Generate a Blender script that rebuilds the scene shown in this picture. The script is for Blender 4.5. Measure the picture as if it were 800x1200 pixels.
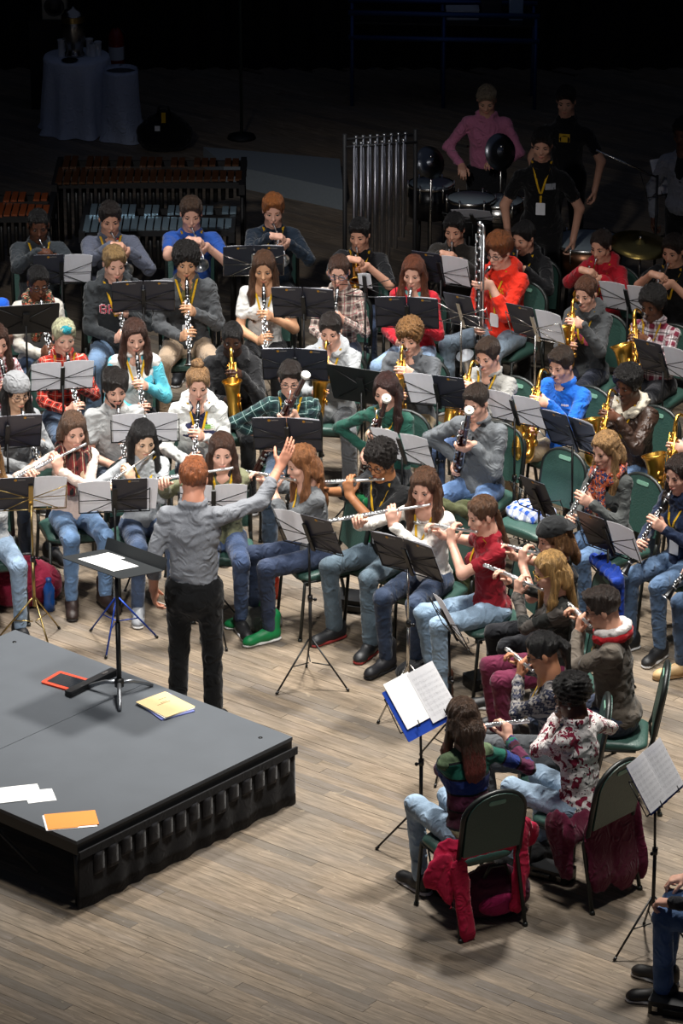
import bpy, bmesh, math, random
import numpy as np
from mathutils import Vector, Matrix

# ------------------------------------------------------------------ camera, world, lights
for _o in list(bpy.data.objects):
    bpy.data.objects.remove(_o)
SC = bpy.context.scene
COL = SC.collection
CAM_H, CAM_Y, PITCH, FPX = 10.41, -24.0, math.radians(22.21), 4400.0
cam_data = bpy.data.cameras.new('camera')
cam_data.sensor_fit = 'AUTO'
cam_data.sensor_width = 36.0
cam_data.lens = FPX / 1200.0 * 36.0
cam_data.clip_end = 200
cam = bpy.data.objects.new('camera', cam_data)
cam.location = (0, CAM_Y, CAM_H)
cam.rotation_euler = (math.pi / 2 - PITCH, 0, 0)
COL.objects.link(cam)
SC.camera = cam
SC.view_settings.view_transform = 'Standard'
SC.view_settings.look = 'None'
SC.view_settings.gamma = 1.0
SC.view_settings.use_curve_mapping = False
SC.view_settings.exposure = 0.0

world = bpy.data.worlds.new('dark_hall')
SC.world = world
world.use_nodes = True
_bg = world.node_tree.nodes['Background']
_bg.inputs[0].default_value = (0.5, 0.62, 1.0, 1)
_bg.inputs[1].default_value = 0.045

def spot(name, loc, target, power, angle, blend, radius, color=(1, 1, 1)):
    d = bpy.data.lights.new(name, 'SPOT')
    d.energy = power
    d.spot_size = math.radians(angle)
    d.spot_blend = blend
    d.shadow_soft_size = radius
    d.color = color
    o = bpy.data.objects.new(name, d)
    o.location = loc
    o.rotation_euler = (Vector(target) - Vector(loc)).to_track_quat('-Z', 'Y').to_euler()
    COL.objects.link(o)
    return o
# stage lamps hung over the players and one from the front of house
spot('stage_lamp', (3.0, 1.4, 14.0), (1.2, -1.4, 0.0), 11000, 48, 0.8, 0.7, (1.0, 0.955, 0.89))
spot('stage_lamp.001', (-2.8, 1.4, 14.0), (-1.0, -0.2, 0.0), 7600, 46, 0.8, 0.7, (1.0, 0.97, 0.92))
spot('stage_lamp.002', (-1.3, 4.0, 12.0), (-1.1, 2.6, 0.9), 4600, 38, 0.9, 0.6, (0.97, 0.98, 1.0))
spot('stage_lamp.003', (1.6, -5.5, 12.0), (0.6, -1.2, 0.4), 4200, 50, 0.9, 0.7, (1.0, 0.97, 0.92))
spot('front_of_house_lamp', (-4.0, -16.0, 13.0), (-1.1, 1.6, 1.0), 9000, 20, 1.0, 0.5, (1.0, 0.97, 0.95))

_ca, _sa = math.cos(PITCH), math.sin(PITCH)
def at(px, py, z):
    """world point at height z seen at photograph position (px, py) of the 800x1200 frame"""
    u = (px - 400) / FPX; v = (600 - py) / FPX
    d = Vector((u, _ca + v * _sa, -_sa + v * _ca))
    t = (z - CAM_H) / d.z
    return Vector((0, CAM_Y, CAM_H)) + d * t

# ------------------------------------------------------------------ helpers
def lin(c):
    if isinstance(c, str):
        c = c.lstrip('#'); c = [int(c[i:i + 2], 16) / 255 for i in (0, 2, 4)]
    return tuple((x / 12.92 if x <= .04045 else ((x + .055) / 1.055) ** 2.4) for x in c[:3])

def tag(o, label=None, cat=None, group=None, kind=None):
    if label: o['label'] = label
    if cat: o['category'] = cat
    if group: o['group'] = group
    if kind: o['kind'] = kind
    return o

def empty(name, loc=(0, 0, 0), rz=0.0, mat=None):
    o = bpy.data.objects.new(name, None)
    o.empty_display_size = .1
    if mat is not None: o.matrix_world = mat
    else:
        o.location = loc; o.rotation_euler = (0, 0, rz)
    COL.objects.link(o)
    return o

def kids(o): return [c for c in bpy.data.objects if c.parent == o]

PROTO = {}
def copy_tree(o, parent=None):
    c = o.copy(); COL.objects.link(c)
    c.parent = parent
    for ch in list(o.children): copy_tree(ch, c)
    return c

def link_mesh(name, me, mats, parent=None):
    o = bpy.data.objects.new(name, me)
    if not isinstance(mats, (list, tuple)): mats = [mats]
    if len(me.materials) == 0:
        for m in mats: me.materials.append(m)
    COL.objects.link(o)
    if parent is not None: o.parent = parent
    return o

def np_mesh(name, V, Q, midx=None, smooth=True):
    """mesh from an Nx3 vertex array and an Mx4 quad array"""
    me = bpy.data.meshes.new(name)
    V = np.asarray(V, np.float32); Q = np.asarray(Q, np.int32)
    me.vertices.add(len(V)); me.vertices.foreach_set('co', V.ravel())
    me.loops.add(Q.size); me.loops.foreach_set('vertex_index', Q.ravel())
    me.polygons.add(len(Q))
    me.polygons.foreach_set('loop_start', np.arange(0, Q.size, Q.shape[1], dtype=np.int32))
    me.polygons.foreach_set('loop_total', np.full(len(Q), Q.shape[1], np.int32))
    if midx is not None: me.polygons.foreach_set('material_index', np.asarray(midx, np.int32))
    me.polygons.foreach_set('use_smooth', np.full(len(Q), smooth, bool))
    me.update(calc_edges=True)
    return me

class MB:
    """collects simple shapes; build() links them as one mesh object"""
    def __init__(s): s.v = []; s.f = []; s.sm = []; s.uv = {}
    def add(s, V, F, smooth=False):
        n = len(s.v); s.v += [tuple(p) for p in V]
        s.f += [tuple(i + n for i in f) for f in F]; s.sm += [smooth] * len(F)
        return s
    def box(s, c, d, R=None, taper=1.0):
        hx, hy, hz = d[0] / 2, d[1] / 2, d[2] / 2
        P = [Vector((x * hx * (taper if z > 0 else 1), y * hy * (taper if z > 0 else 1), z * hz)) for z in (-1, 1) for y in (-1, 1) for x in (-1, 1)]
        if R is not None: P = [R @ p for p in P]
        c = Vector(c)
        return s.add([p + c for p in P], [(0, 2, 3, 1), (4, 5, 7, 6), (0, 1, 5, 4), (2, 6, 7, 3), (0, 4, 6, 2), (1, 3, 7, 5)])
    def tube(s, pts, r, seg=8, cap=True, flat=None, closed=False):
        pts = [Vector(p) for p in pts]; n = len(pts)
        if not isinstance(r, (list, tuple)): r = [r] * n
        V = []; F = []
        prev = None
        for i, p in enumerate(pts):
            if closed: t = pts[(i + 1) % n] - pts[i - 1]
            else: t = pts[min(i + 1, n - 1)] - pts[max(i - 1, 0)]
            if t.length < 1e-9: t = Vector((0, 0, 1))
            t.normalize()
            if prev is None:
                a = Vector((0, 0, 1)) if abs(t.z) < .9 else Vector((1, 0, 0))
                if flat is not None: a = Vector(flat)
            else: a = prev
            x = (a - t * a.dot(t))
            if x.length < 1e-6: x = t.orthogonal()
            x.normalize(); prev = x; y = t.cross(x)
            for k in range(seg):
                an = 2 * math.pi * k / seg
                V.append(p + (x * math.cos(an) + y * math.sin(an)) * r[i])
        m = n if closed else n - 1
        for i in range(m):
            j = (i + 1) % n
            for k in range(seg):
                F.append((i * seg + k, i * seg + (k + 1) % seg, j * seg + (k + 1) % seg, j * seg + k))
        s.add(V, F, True)
        if cap and not closed:
            b = len(s.v) - len(V)
            s.f.append(tuple(b + k for k in reversed(range(seg)))); s.sm.append(False)
            s.f.append(tuple(b + (n - 1) * seg + k for k in range(seg))); s.sm.append(False)
        return s
    def lathe(s, prof, seg=16, axis='z', M=None, cap=False):
        V = []; F = []
        for r, z in prof:
            for k in range(seg):
                a = 2 * math.pi * k / seg
                p = Vector((r * math.cos(a), r * math.sin(a), z))
                if M is not None: p = M @ p
                V.append(p)
        for i in range(len(prof) - 1):
            for k in range(seg):
                F.append((i * seg + k, i * seg + (k + 1) % seg, (i + 1) * seg + (k + 1) % seg, (i + 1) * seg + k))
        s.add(V, F, True)
        if cap:
            b = len(s.v) - len(V); n = len(prof)
            s.f.append(tuple(b + k for k in reversed(range(seg)))); s.sm.append(False)
            s.f.append(tuple(b + (n - 1) * seg + k for k in range(seg))); s.sm.append(False)
        return s
    def ball(s, c, r, seg=8, rings=5, R=None):
        if not isinstance(r, (list, tuple)): r = (r, r, r)
        V = []; F = []
        for i in range(rings + 1):
            ph = math.pi * i / rings
            for k in range(seg):
                a = 2 * math.pi * k / seg
                p = Vector((r[0] * math.sin(ph) * math.cos(a), r[1] * math.sin(ph) * math.sin(a), r[2] * math.cos(ph)))
                if R is not None: p = R @ p
                V.append(p + Vector(c))
        for i in range(rings):
            for k in range(seg):
                F.append((i * seg + k, (i + 1) * seg + k, (i + 1) * seg + (k + 1) % seg, i * seg + (k + 1) % seg))
        return s.add(V, F, True)
    def plate(s, poly, z0, z1, M=None):
        """prism from a 2D outline (counter-clockwise) between z0 and z1"""
        n = len(poly)
        P = [Vector((x, y, z0)) for x, y in poly] + [Vector((x, y, z1)) for x, y in poly]
        if M is not None: P = [M @ p for p in P]
        F = [tuple(reversed(range(n))), tuple(range(n, 2 * n))] + [(i, (i + 1) % n, n + (i + 1) % n, n + i) for i in range(n)]
        return s.add(P, F)
    def mesh(s, name):
        me = bpy.data.meshes.new(name)
        me.from_pydata(s.v, [], s.f)
        me.polygons.foreach_set('use_smooth', s.sm)
        me.update()
        return me
    def build(s, name, mat, parent=None):
        return link_mesh(name, s.mesh(name), mat, parent)

def rrect(w, h, r, n=4, cx=0, cy=0):
    out = []
    for (sx, sy, a0) in ((1, 1, 0), (-1, 1, 90), (-1, -1, 180), (1, -1, 270)):
        for i in range(n + 1):
            a = math.radians(a0 + 90 * i / n)
            out.append((cx + sx * (w / 2 - r) + r * math.cos(a), cy + sy * (h / 2 - r) + r * math.sin(a)))
    return out

def basis(x, y, z, o=(0, 0, 0)):
    m = Matrix.Identity(4)
    for i in range(3): m[i][0] = x[i]; m[i][1] = y[i]; m[i][2] = z[i]; m[i][3] = o[i]
    return m

# ------------------------------------------------------------------ materials
MATS = {}
def new_mat(name):
    m = bpy.data.materials.new(name); m.use_nodes = True
    nt = m.node_tree
    return m, nt, nt.nodes['Principled BSDF']
def node(nt, typ, ins=None, **kw):
    n = nt.nodes.new(typ)
    for k, v in kw.items(): setattr(n, k, v)
    for k, v in (ins or {}).items():
        if hasattr(v, 'is_output'): nt.links.new(v, n.inputs[k])
        else: n.inputs[k].default_value = v
    return n
def mth(nt, op, a, b=None, c=None):
    ins = {0: a}
    if b is not None: ins[1] = b
    if c is not None: ins[2] = c
    return node(nt, 'ShaderNodeMath', ins, operation=op).outputs[0]
def mix(nt, fac, a, b):
    n = node(nt, 'ShaderNodeMix', {}, data_type='RGBA')
    for i, v in ((0, fac), (6, a), (7, b)):
        if hasattr(v, 'is_output'): nt.links.new(v, n.inputs[i])
        else: n.inputs[i].default_value = v if i == 0 else (*v[:3], 1)
    return n.outputs[2]

def plain(key, color, rough=.5, metal=0.0, var=.12, scale=40, bump=0.0, spec=.5, coat=0.0):
    if key in MATS: return MATS[key]
    m, nt, b = new_mat(key)
    c = lin(color)
    tc = node(nt, 'ShaderNodeTexCoord')
    nz = node(nt, 'ShaderNodeTexNoise', {'Vector': tc.outputs['Object'], 'Scale': scale, 'Detail': 3.0})
    col = mix(nt, nz.outputs['Fac'], tuple(x * (1 - var) for x in c), tuple(min(1, x * (1 + var)) for x in c))
    nt.links.new(col, b.inputs['Base Color'])
    b.inputs['Roughness'].default_value = rough
    b.inputs['Metallic'].default_value = metal
    b.inputs['Specular IOR Level'].default_value = spec
    b.inputs['Coat Weight'].default_value = coat
    if bump:
        bp = node(nt, 'ShaderNodeBump', {'Height': nz.outputs['Fac'], 'Strength': bump, 'Distance': .01})
        nt.links.new(bp.outputs[0], b.inputs['Normal'])
    MATS[key] = m
    return m

def cloth_tail(nt, b, col, rough=.85, wr=.5, leather=False):
    tc = node(nt, 'ShaderNodeTexCoord')
    n1 = node(nt, 'ShaderNodeTexNoise', {'Vector': tc.outputs['Object'], 'Scale': 11.0, 'Detail': 3.0, 'Distortion': 1.8}, noise_type='RIDGED_MULTIFRACTAL')
    n2 = node(nt, 'ShaderNodeTexNoise', {'Vector': tc.outputs['Object'], 'Scale': 160.0, 'Detail': 2.0})
    f = mth(nt, 'MULTIPLY_ADD', n2.outputs['Fac'], .12, n1.outputs['Fac'])
    bp = node(nt, 'ShaderNodeBump', {'Height': f, 'Strength': min(1.0, wr * 1.4), 'Distance': .025})
    nt.links.new(bp.outputs[0], b.inputs['Normal'])
    v = node(nt, 'ShaderNodeHueSaturation', {'Color': col, 'Value': mth(nt, 'MULTIPLY_ADD', n2.outputs['Fac'], .35, .83)})
    nt.links.new(v.outputs[0], b.inputs['Base Color'])
    b.inputs['Roughness'].default_value = rough
    b.inputs['Specular IOR Level'].default_value = .5 if leather else .2
    if not leather: b.inputs['Sheen Weight'].default_value = .15

def cloth(color, rough=.85, wr=.5, leather=False):
    key = 'cloth_%s%s' % (color.strip('#'), '_leather' if leather else '')
    if key in MATS: return MATS[key]
    m, nt, b = new_mat(key)
    rgb = node(nt, 'ShaderNodeRGB'); rgb.outputs[0].default_value = (*lin(color), 1)
    cloth_tail(nt, b, rgb.outputs[0], rough, wr, leather)
    MATS[key] = m
    return m

def denim(color):
    key = 'denim_' + color.strip('#')
    if key in MATS: return MATS[key]
    m, nt, b = new_mat(key)
    tc = node(nt, 'ShaderNodeTexCoord')
    n1 = node(nt, 'ShaderNodeTexNoise', {'Vector': tc.outputs['Object'], 'Scale': 6.0, 'Detail': 3.0})
    r = node(nt, 'ShaderNodeMapRange', {'Value': n1.outputs['Fac'], 'From Min': .35, 'From Max': .7})
    c = lin(color); gy = sum(c) / 3; c = tuple(x * .72 + gy * .26 for x in c)
    col = mix(nt, r.outputs[0], tuple(x * .72 for x in c), tuple(min(1, x * 1.3 + .02) for x in c))
    cloth_tail(nt, b, col, .8, .5)
    MATS[key] = m
    return m

def pat_xy(nt):
    at_ = node(nt, 'ShaderNodeAttribute', attribute_name='pat')
    sp = node(nt, 'ShaderNodeSeparateXYZ', {0: at_.outputs['Vector']})
    return sp.outputs[0], sp.outputs[1], at_.outputs['Vector']

def band(nt, x, period, lo, hi, off=0.0):
    """1 where fract(x/period+off) lies in [lo, hi]"""
    f = mth(nt, 'FRACT', mth(nt, 'MULTIPLY_ADD', x, 1 / period, 50.0 + off))
    return mth(nt, 'MULTIPLY', mth(nt, 'GREATER_THAN', f, lo), mth(nt, 'LESS_THAN', f, hi))

def plaid(base, c2, c3=None, period=.07, w=.45, thin=.08):
    key = 'plaid_%s_%s_%s' % (base.strip('#'), c2.strip('#'), (c3 or '').strip('#'))
    if key in MATS: return MATS[key]
    m, nt, b = new_mat(key)
    x, y, _ = pat_xy(nt)
    bx, by = band(nt, x, period, 0, w), band(nt, y, period, 0, w)
    col = mix(nt, mth(nt, 'MULTIPLY', mth(nt, 'ADD', bx, by), .5), lin(base), lin(c2))
    if c3:
        t = mth(nt, 'MAXIMUM', band(nt, x, period, .68, .68 + thin), band(nt, y, period, .68, .68 + thin))
        col = mix(nt, mth(nt, 'MULTIPLY', t, .8), col, lin(c3))
    cloth_tail(nt, b, col)
    MATS[key] = m
    return m

def stripes(cols, period, line=None, key='stripes', vert=False):
    key = key + '_' + cols[0].strip('#')
    if key in MATS: return MATS[key]
    m, nt, b = new_mat(key)
    x, y, _ = pat_xy(nt)
    f = mth(nt, 'FRACT', mth(nt, 'MULTIPLY_ADD', x if vert else y, 1 / period, 50.0))
    rp = node(nt, 'ShaderNodeValToRGB', {0: f}); cr = rp.color_ramp; cr.interpolation = 'CONSTANT'
    n = len(cols)
    st = []
    for i, c in enumerate(cols):
        st.append((i / n, c))
        if line: st.append(((i + .88) / n, line))
    while len(cr.elements) < len(st): cr.elements.new(.5)
    for e, (p, c) in zip(cr.elements, st): e.position = p; e.color = (*lin(c), 1)
    cloth_tail(nt, b, rp.outputs[0])
    MATS[key] = m
    return m

def blotch(base, cols, scale=28, key='blotch'):
    key = key + '_' + base.strip('#')
    if key in MATS: return MATS[key]
    m, nt, b = new_mat(key)
    x, y, v = pat_xy(nt)
    rgb = node(nt, 'ShaderNodeRGB'); rgb.outputs[0].default_value = (*lin(base), 1); col = rgb.outputs[0]
    for i, (c, th) in enumerate(cols):
        nz = node(nt, 'ShaderNodeTexNoise', {'Vector': v, 'Scale': scale * (1 + .3 * i), 'Detail': 2.0, 'Distortion': 1.5 + i}, noise_dimensions='4D')
        nz.inputs['W'].default_value = 3.7 * i
        col = mix(nt, mth(nt, 'GREATER_THAN', nz.outputs['Fac'], th), col, lin(c))
    cloth_tail(nt, b, col)
    MATS[key] = m
    return m

def nordic(base, c2, c3):
    key = 'nordic_' + base.strip('#')
    if key in MATS: return MATS[key]
    m, nt, b = new_mat(key)
    x, y, v = pat_xy(nt)
    zig = mth(nt, 'PINGPONG', x, .02)
    yy = mth(nt, 'ADD', y, mth(nt, 'MULTIPLY', zig, 1.0))
    col = mix(nt, band(nt, yy, .09, .0, .42), lin(base), lin(c2))
    col = mix(nt, band(nt, yy, .045, .4, .6), col, lin(c3))
    col = mix(nt, mth(nt, 'MULTIPLY', band(nt, x, .03, 0, .5), band(nt, y, .09, .6, .8)), col, lin(c2))
    cloth_tail(nt, b, col)
    MATS[key] = m
    return m

def hair_mat(color, tip=None):
    key = 'hair_' + color.strip('#') + (tip or '').strip('#')
    if key in MATS: return MATS[key]
    m, nt, b = new_mat(key)
    tc = node(nt, 'ShaderNodeTexCoord')
    mp = node(nt, 'ShaderNodeMapping', {0: tc.outputs['Object'], 'Scale': (1, 1, .13)})
    nz = node(nt, 'ShaderNodeTexNoise', {'Vector': mp.outputs[0], 'Scale': 60.0, 'Detail': 5.0, 'Roughness': .75})
    r = node(nt, 'ShaderNodeMapRange', {'Value': nz.outputs['Fac'], 'From Min': .3, 'From Max': .72})
    c = lin(color)
    col = mix(nt, r.outputs[0], tuple(x * .3 for x in c), tuple(min(1, x * 1.6 + .004) for x in c))
    if tip:
        sp = node(nt, 'ShaderNodeSeparateXYZ', {0: tc.outputs['Object']})
        z = mth(nt, 'MULTIPLY_ADD', nz.outputs['Fac'], .5, sp.outputs[2])
        f = node(nt, 'ShaderNodeMapRange', {'Value': z, 'From Min': 1.36, 'From Max': 1.22})
        col = mix(nt, f.outputs[0], col, lin(tip))
    nt.links.new(col, b.inputs['Base Color'])
    b.inputs['Roughness'].default_value = .42
    bp = node(nt, 'ShaderNodeBump', {'Height': nz.outputs['Fac'], 'Strength': 1.0, 'Distance': .045})
    nt.links.new(bp.outputs[0], b.inputs['Normal'])
    MATS[key] = m
    return m

def skin_mat(color):
    key = 'skin_' + color.strip('#')
    if key in MATS: return MATS[key]
    m, nt, b = new_mat(key)
    tc = node(nt, 'ShaderNodeTexCoord')
    nz = node(nt, 'ShaderNodeTexNoise', {'Vector': tc.outputs['Object'], 'Scale': 22.0, 'Detail': 3.0})
    c = lin(color)
    col = mix(nt, nz.outputs['Fac'], (c[0] * .92, c[1] * .84, c[2] * .82), (min(1, c[0] * 1.06), min(1, c[1] * 1.08), min(1, c[2] * 1.08)))
    nt.links.new(col, b.inputs['Base Color'])
    b.inputs['Roughness'].default_value = .48
    b.inputs['Specular IOR Level'].default_value = .4
    b.inputs['Subsurface Weight'].default_value = .0
    MATS[key] = m
    return m

def metal(key, color, rough=.3):
    return plain(key, color, rough, 1.0, .05, 60)

SILVER = metal('silver_plate', '#e6e8ea', .3)
GOLD = metal('gold_lacquer', '#e0ad50', .3)
CHROME = metal('chrome_wire', '#c9c6c0', .25)
BRASSY = metal('brass_pole', '#b39a63', .3)
BLACKWOOD = plain('black_grenadilla', '#0d0d0e', .3, spec=.6)
MAPLE = plain('dark_red_maple', '#3a1210', .25, var=.3, scale=14, coat=.5)
IVORY = plain('white_ring', '#ece9e0', .4)
BLACKMETAL = plain('black_powder_coat', '#121314', .45)
BLACKPLASTIC = plain('black_plastic', '#0c0c0d', .35)
BLUEMETAL = plain('blue_anodised_metal', '#1d3f9c', .35, .6)
FOLDER = plain('black_folder', '#2b2d39', .36, var=.1)
FOLDERBLUE = plain('blue_folder', '#1d3f9a', .4)
GREENPAD = plain('green_vinyl', '#34524a', .42, var=.15, scale=90, bump=.25)
FRAME = plain('dark_chair_frame', '#1d211f', .4)
YELLOW = cloth('#cfa21a', .7, .2)
PAPER_BLANK = plain('blank_paper', '#f2f2f0', .7, var=.02)
BADGE = plain('white_badge_card', '#e6e6e8', .4, var=.05)
# ------------------------------------------------------------------ soft solid modelling (fields -> surface)
def nv(*a): return np.array(a, float)
def unit(v):
    v = np.asarray(v, float); n = np.linalg.norm(v)
    return v / n if n > 1e-9 else v

class Field:
    def __init__(s): s.pr = []; s.cuts = []; s.noise = []
    def cone(s, a, b, ra, rb=None, k=.012, flat=None, op=1, tag=0):
        a = np.asarray(a, float); b = np.asarray(b, float); rb = ra if rb is None else rb
        r = max(ra, rb); m = k + .02
        s.pr.append(('c', a, b, ra, rb, k, flat, op, tag, np.minimum(a, b) - r - m, np.maximum(a, b) + r + m))
        return s
    def ell(s, c, r, R=None, k=.012, op=1, tag=0):
        c = np.asarray(c, float); r = np.asarray(r, float); m = k + .02; x = r.max()
        R = np.eye(3) if R is None else R
        ext = np.sqrt(((R * r) ** 2).sum(1))
        s.pr.append(('e', c, r, R, None, k, None, op, tag, c - ext - m, c + ext + m))
        return s
    def cut(s, n, c, k=.004): s.cuts.append((unit(n), c, k)); return s     # removes n.p > c
    def solve(s, h):
        pos = [p for p in s.pr if p[7] > 0]
        lo = np.min([p[9] for p in pos], 0) ; hi = np.max([p[10] for p in pos], 0)
        n = np.ceil((hi - lo) / h).astype(int) + 2
        ax = [lo[i] + h * np.arange(n[i]) for i in range(3)]
        D = np.full(n, .5, np.float32); B = np.full(n, 9., np.float32); T = np.zeros(n, np.int16)
        s.h, s.lo, s.D, s.T, s.n = h, lo, D, T, n
        for pi, p in enumerate(s.pr):
            kind, k, op = p[0], p[5], p[7]
            i0 = np.clip(np.floor((p[9] - lo) / h).astype(int), 0, n - 1); i1 = np.clip(np.ceil((p[10] - lo) / h).astype(int) + 1, 1, n)
            if np.any(i1 <= i0): continue
            sl = tuple(slice(i0[i], i1[i]) for i in range(3))
            X = ax[0][sl[0]][:, None, None]; Y = ax[1][sl[1]][None, :, None]; Z = ax[2][sl[2]][None, None, :]
            if kind == 'c':
                a, b, ra, rb, fl = p[1], p[2], p[3], p[4], p[6]
                ba = b - a; L = max(ba @ ba, 1e-12)
                px, py, pz = X - a[0], Y - a[1], Z - a[2]
                t = np.clip((px * ba[0] + py * ba[1] + pz * ba[2]) / L, 0, 1)
                wx, wy, wz = px - t * ba[0], py - t * ba[1], pz - t * ba[2]
                q = wx * wx + wy * wy + wz * wz
                if fl is not None:
                    f, fac = fl
                    c = wx * f[0] + wy * f[1] + wz * f[2]
                    q = q + c * c * (fac * fac - 1)
                d = np.sqrt(q) - (ra + t * (rb - ra))
            else:
                c, r, R = p[1], p[2], p[3]
                px, py, pz = X - c[0], Y - c[1], Z - c[2]
                a0 = (px * R[0, 0] + py * R[1, 0] + pz * R[2, 0]) / r[0]
                a1 = (px * R[0, 1] + py * R[1, 1] + pz * R[2, 1]) / r[1]
                a2 = (px * R[0, 2] + py * R[1, 2] + pz * R[2, 2]) / r[2]
                k0 = np.sqrt(a0 * a0 + a1 * a1 + a2 * a2)
                k1 = np.sqrt((a0 / r[0]) ** 2 + (a1 / r[1]) ** 2 + (a2 / r[2]) ** 2) + 1e-9
                d = k0 * (k0 - 1) / k1
            S = D[sl]
            if op > 0:
                hh = np.maximum(k - np.abs(S - d), 0) / k
                D[sl] = np.minimum(S, d) - hh * hh * k * .25
                bt = B[sl]; w = d < bt
                bt[w] = np.broadcast_to(d, bt.shape)[w]; T[sl][w] = pi
            else:
                hh = np.maximum(k - np.abs(S + d), 0) / k
                D[sl] = np.maximum(S, -d) + hh * hh * k * .25
        X, Y, Z = ax[0][:, None, None], ax[1][None, :, None], ax[2][None, None, :]
        for (nn, c, k) in s.cuts:
            D[:] = np.maximum(D, X * nn[0] + Y * nn[1] + Z * nn[2] - c)
        if s.noise:
            I = np.nonzero(np.abs(D) < .045)
            P = np.stack([ax[i][I[i]] for i in range(3)], 1)
            acc = np.zeros(len(P))
            for fn in s.noise: acc += fn(P)
            D[I] += acc
        D[0] = D[-1] = .5; D[:, 0] = D[:, -1] = .5; D[:, :, 0] = D[:, :, -1] = .5
        return s
    def inside(s, P):
        q = (np.asarray(P) - s.lo) / s.h
        i = np.floor(q).astype(int)
        if np.any(i < 0) or np.any(i >= s.n - 1): return .5
        f = q - i; v = 0.
        for a in (0, 1):
            for b in (0, 1):
                for c in (0, 1):
                    v += s.D[i[0] + a, i[1] + b, i[2] + c] * (f[0] if a else 1 - f[0]) * (f[1] if b else 1 - f[1]) * (f[2] if c else 1 - f[2])
        return v
    def surface(s):
        D = s.D; S = D < 0
        c = np.zeros(tuple(x - 1 for x in D.shape), np.int8)
        offs = [(a, b, d) for a in (0, 1) for b in (0, 1) for d in (0, 1)]
        nx, ny, nz = D.shape
        for a, b, d in offs: c += S[a:nx - 1 + a, b:ny - 1 + b, d:nz - 1 + d]
        act = (c > 0) & (c < 8)
        I, J, K = np.nonzero(act)
        idx = np.full(act.shape, -1, np.int32); idx[I, J, K] = np.arange(len(I))
        vals = {o: D[I + o[0], J + o[1], K + o[2]] for o in offs}
        pos = np.zeros((len(I), 3)); cnt = np.zeros(len(I))
        for o in offs:
            for ax in range(3):
                if o[ax] == 0:
                    e = list(o); e[ax] = 1; e = tuple(e)
                    va, vb = vals[o], vals[e]
                    m = (va < 0) != (vb < 0)
                    t = np.where(m, va / np.where(m, va - vb, 1), 0)
                    q = np.tile(np.array(o, float), (len(I), 1)); q[:, ax] += t
                    pos += q * m[:, None]; cnt += m
        V = s.lo + s.h * (np.stack([I, J, K], 1) + pos / cnt[:, None])
        Q = []
        for ax in range(3):
            A = S[:-1] if ax == 0 else (S[:, :-1] if ax == 1 else S[:, :, :-1])
            Bq = S[1:] if ax == 0 else (S[:, 1:] if ax == 1 else S[:, :, 1:])
            i, j, k = np.nonzero(A != Bq)
            fl = A[i, j, k]
            if ax == 0: q = [idx[i, j - 1, k - 1], idx[i, j, k - 1], idx[i, j, k], idx[i, j - 1, k]]
            elif ax == 1: q = [idx[i - 1, j, k - 1], idx[i - 1, j, k], idx[i, j, k], idx[i, j, k - 1]]
            else: q = [idx[i - 1, j - 1, k], idx[i, j - 1, k], idx[i, j, k], idx[i - 1, j, k]]
            q = np.stack(q, 1)
            q[~fl] = q[~fl][:, ::-1]
            Q.append(q)
        Q = np.concatenate(Q)
        tg = s.T[np.clip(I + (pos[:, 0] / cnt > .5), 0, nx - 1), np.clip(J + (pos[:, 1] / cnt > .5), 0, ny - 1), np.clip(K + (pos[:, 2] / cnt > .5), 0, nz - 1)]
        return V, Q, tg
    def pattern(s, V, tg):
        """cloth coordinates: across / along the limb a vertex belongs to"""
        out = np.zeros((len(V), 3), np.float32)
        out[:, 0] = V[:, 0] * 1.15; out[:, 1] = V[:, 2]; out[:, 2] = V[:, 1]
        for pi in np.unique(tg):
            p = s.pr[pi]
            if p[0] != 'c' or p[8] != 1: continue
            m = tg == pi
            a, b = p[1], p[2]; d = unit(b - a)
            ref = unit(np.cross(d, nv(0, 1, .3))); r2 = np.cross(d, ref)
            w = V[m] - a
            out[m, 0] = np.arctan2(w @ r2, w @ ref) * .055
            out[m, 1] = -(w @ d) + a[2]
        return out

def creases(seed, amp):
    """sharp-edged wrinkles, stretched around the limb"""
    rs = np.random.RandomState(seed)
    ks = []
    for i in range(5):
        d = unit(rs.normal(size=3) * nv(.7, .7, 1.3)); ks.append(d * 2 * math.pi / rs.uniform(.08, .18))
    ph = rs.uniform(0, 6.28, 8)
    def fn(P):
        w = 1.1 * np.sin(P @ ks[3] * .6 + ph[5]) + .8 * np.sin(P @ ks[4] * .8 + ph[6])
        a = np.zeros(len(P))
        for k, p in zip(ks[:3], ph): a += (np.abs(np.sin(P @ k + p + w)) ** .55 - .75)
        return amp * a * -1.0
    return fn

def folds(seed, amp, lam=(.07, .17), n=6, zs=1.0):
    rs = np.random.RandomState(seed)
    ks = [unit(rs.normal(size=3)) * 2 * math.pi / rs.uniform(*lam) * nv(1, 1, zs) for _ in range(n)]
    ph = rs.uniform(0, 6.28, n)
    def fn(P):
        w = np.sin(P[:, 2] * 21 * zs + ph[0]) * .6
        a = np.zeros(len(P))
        for k, p in zip(ks, ph): a += np.sin(P @ k + p + w)
        return amp * a / math.sqrt(n)
    return fn

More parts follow.
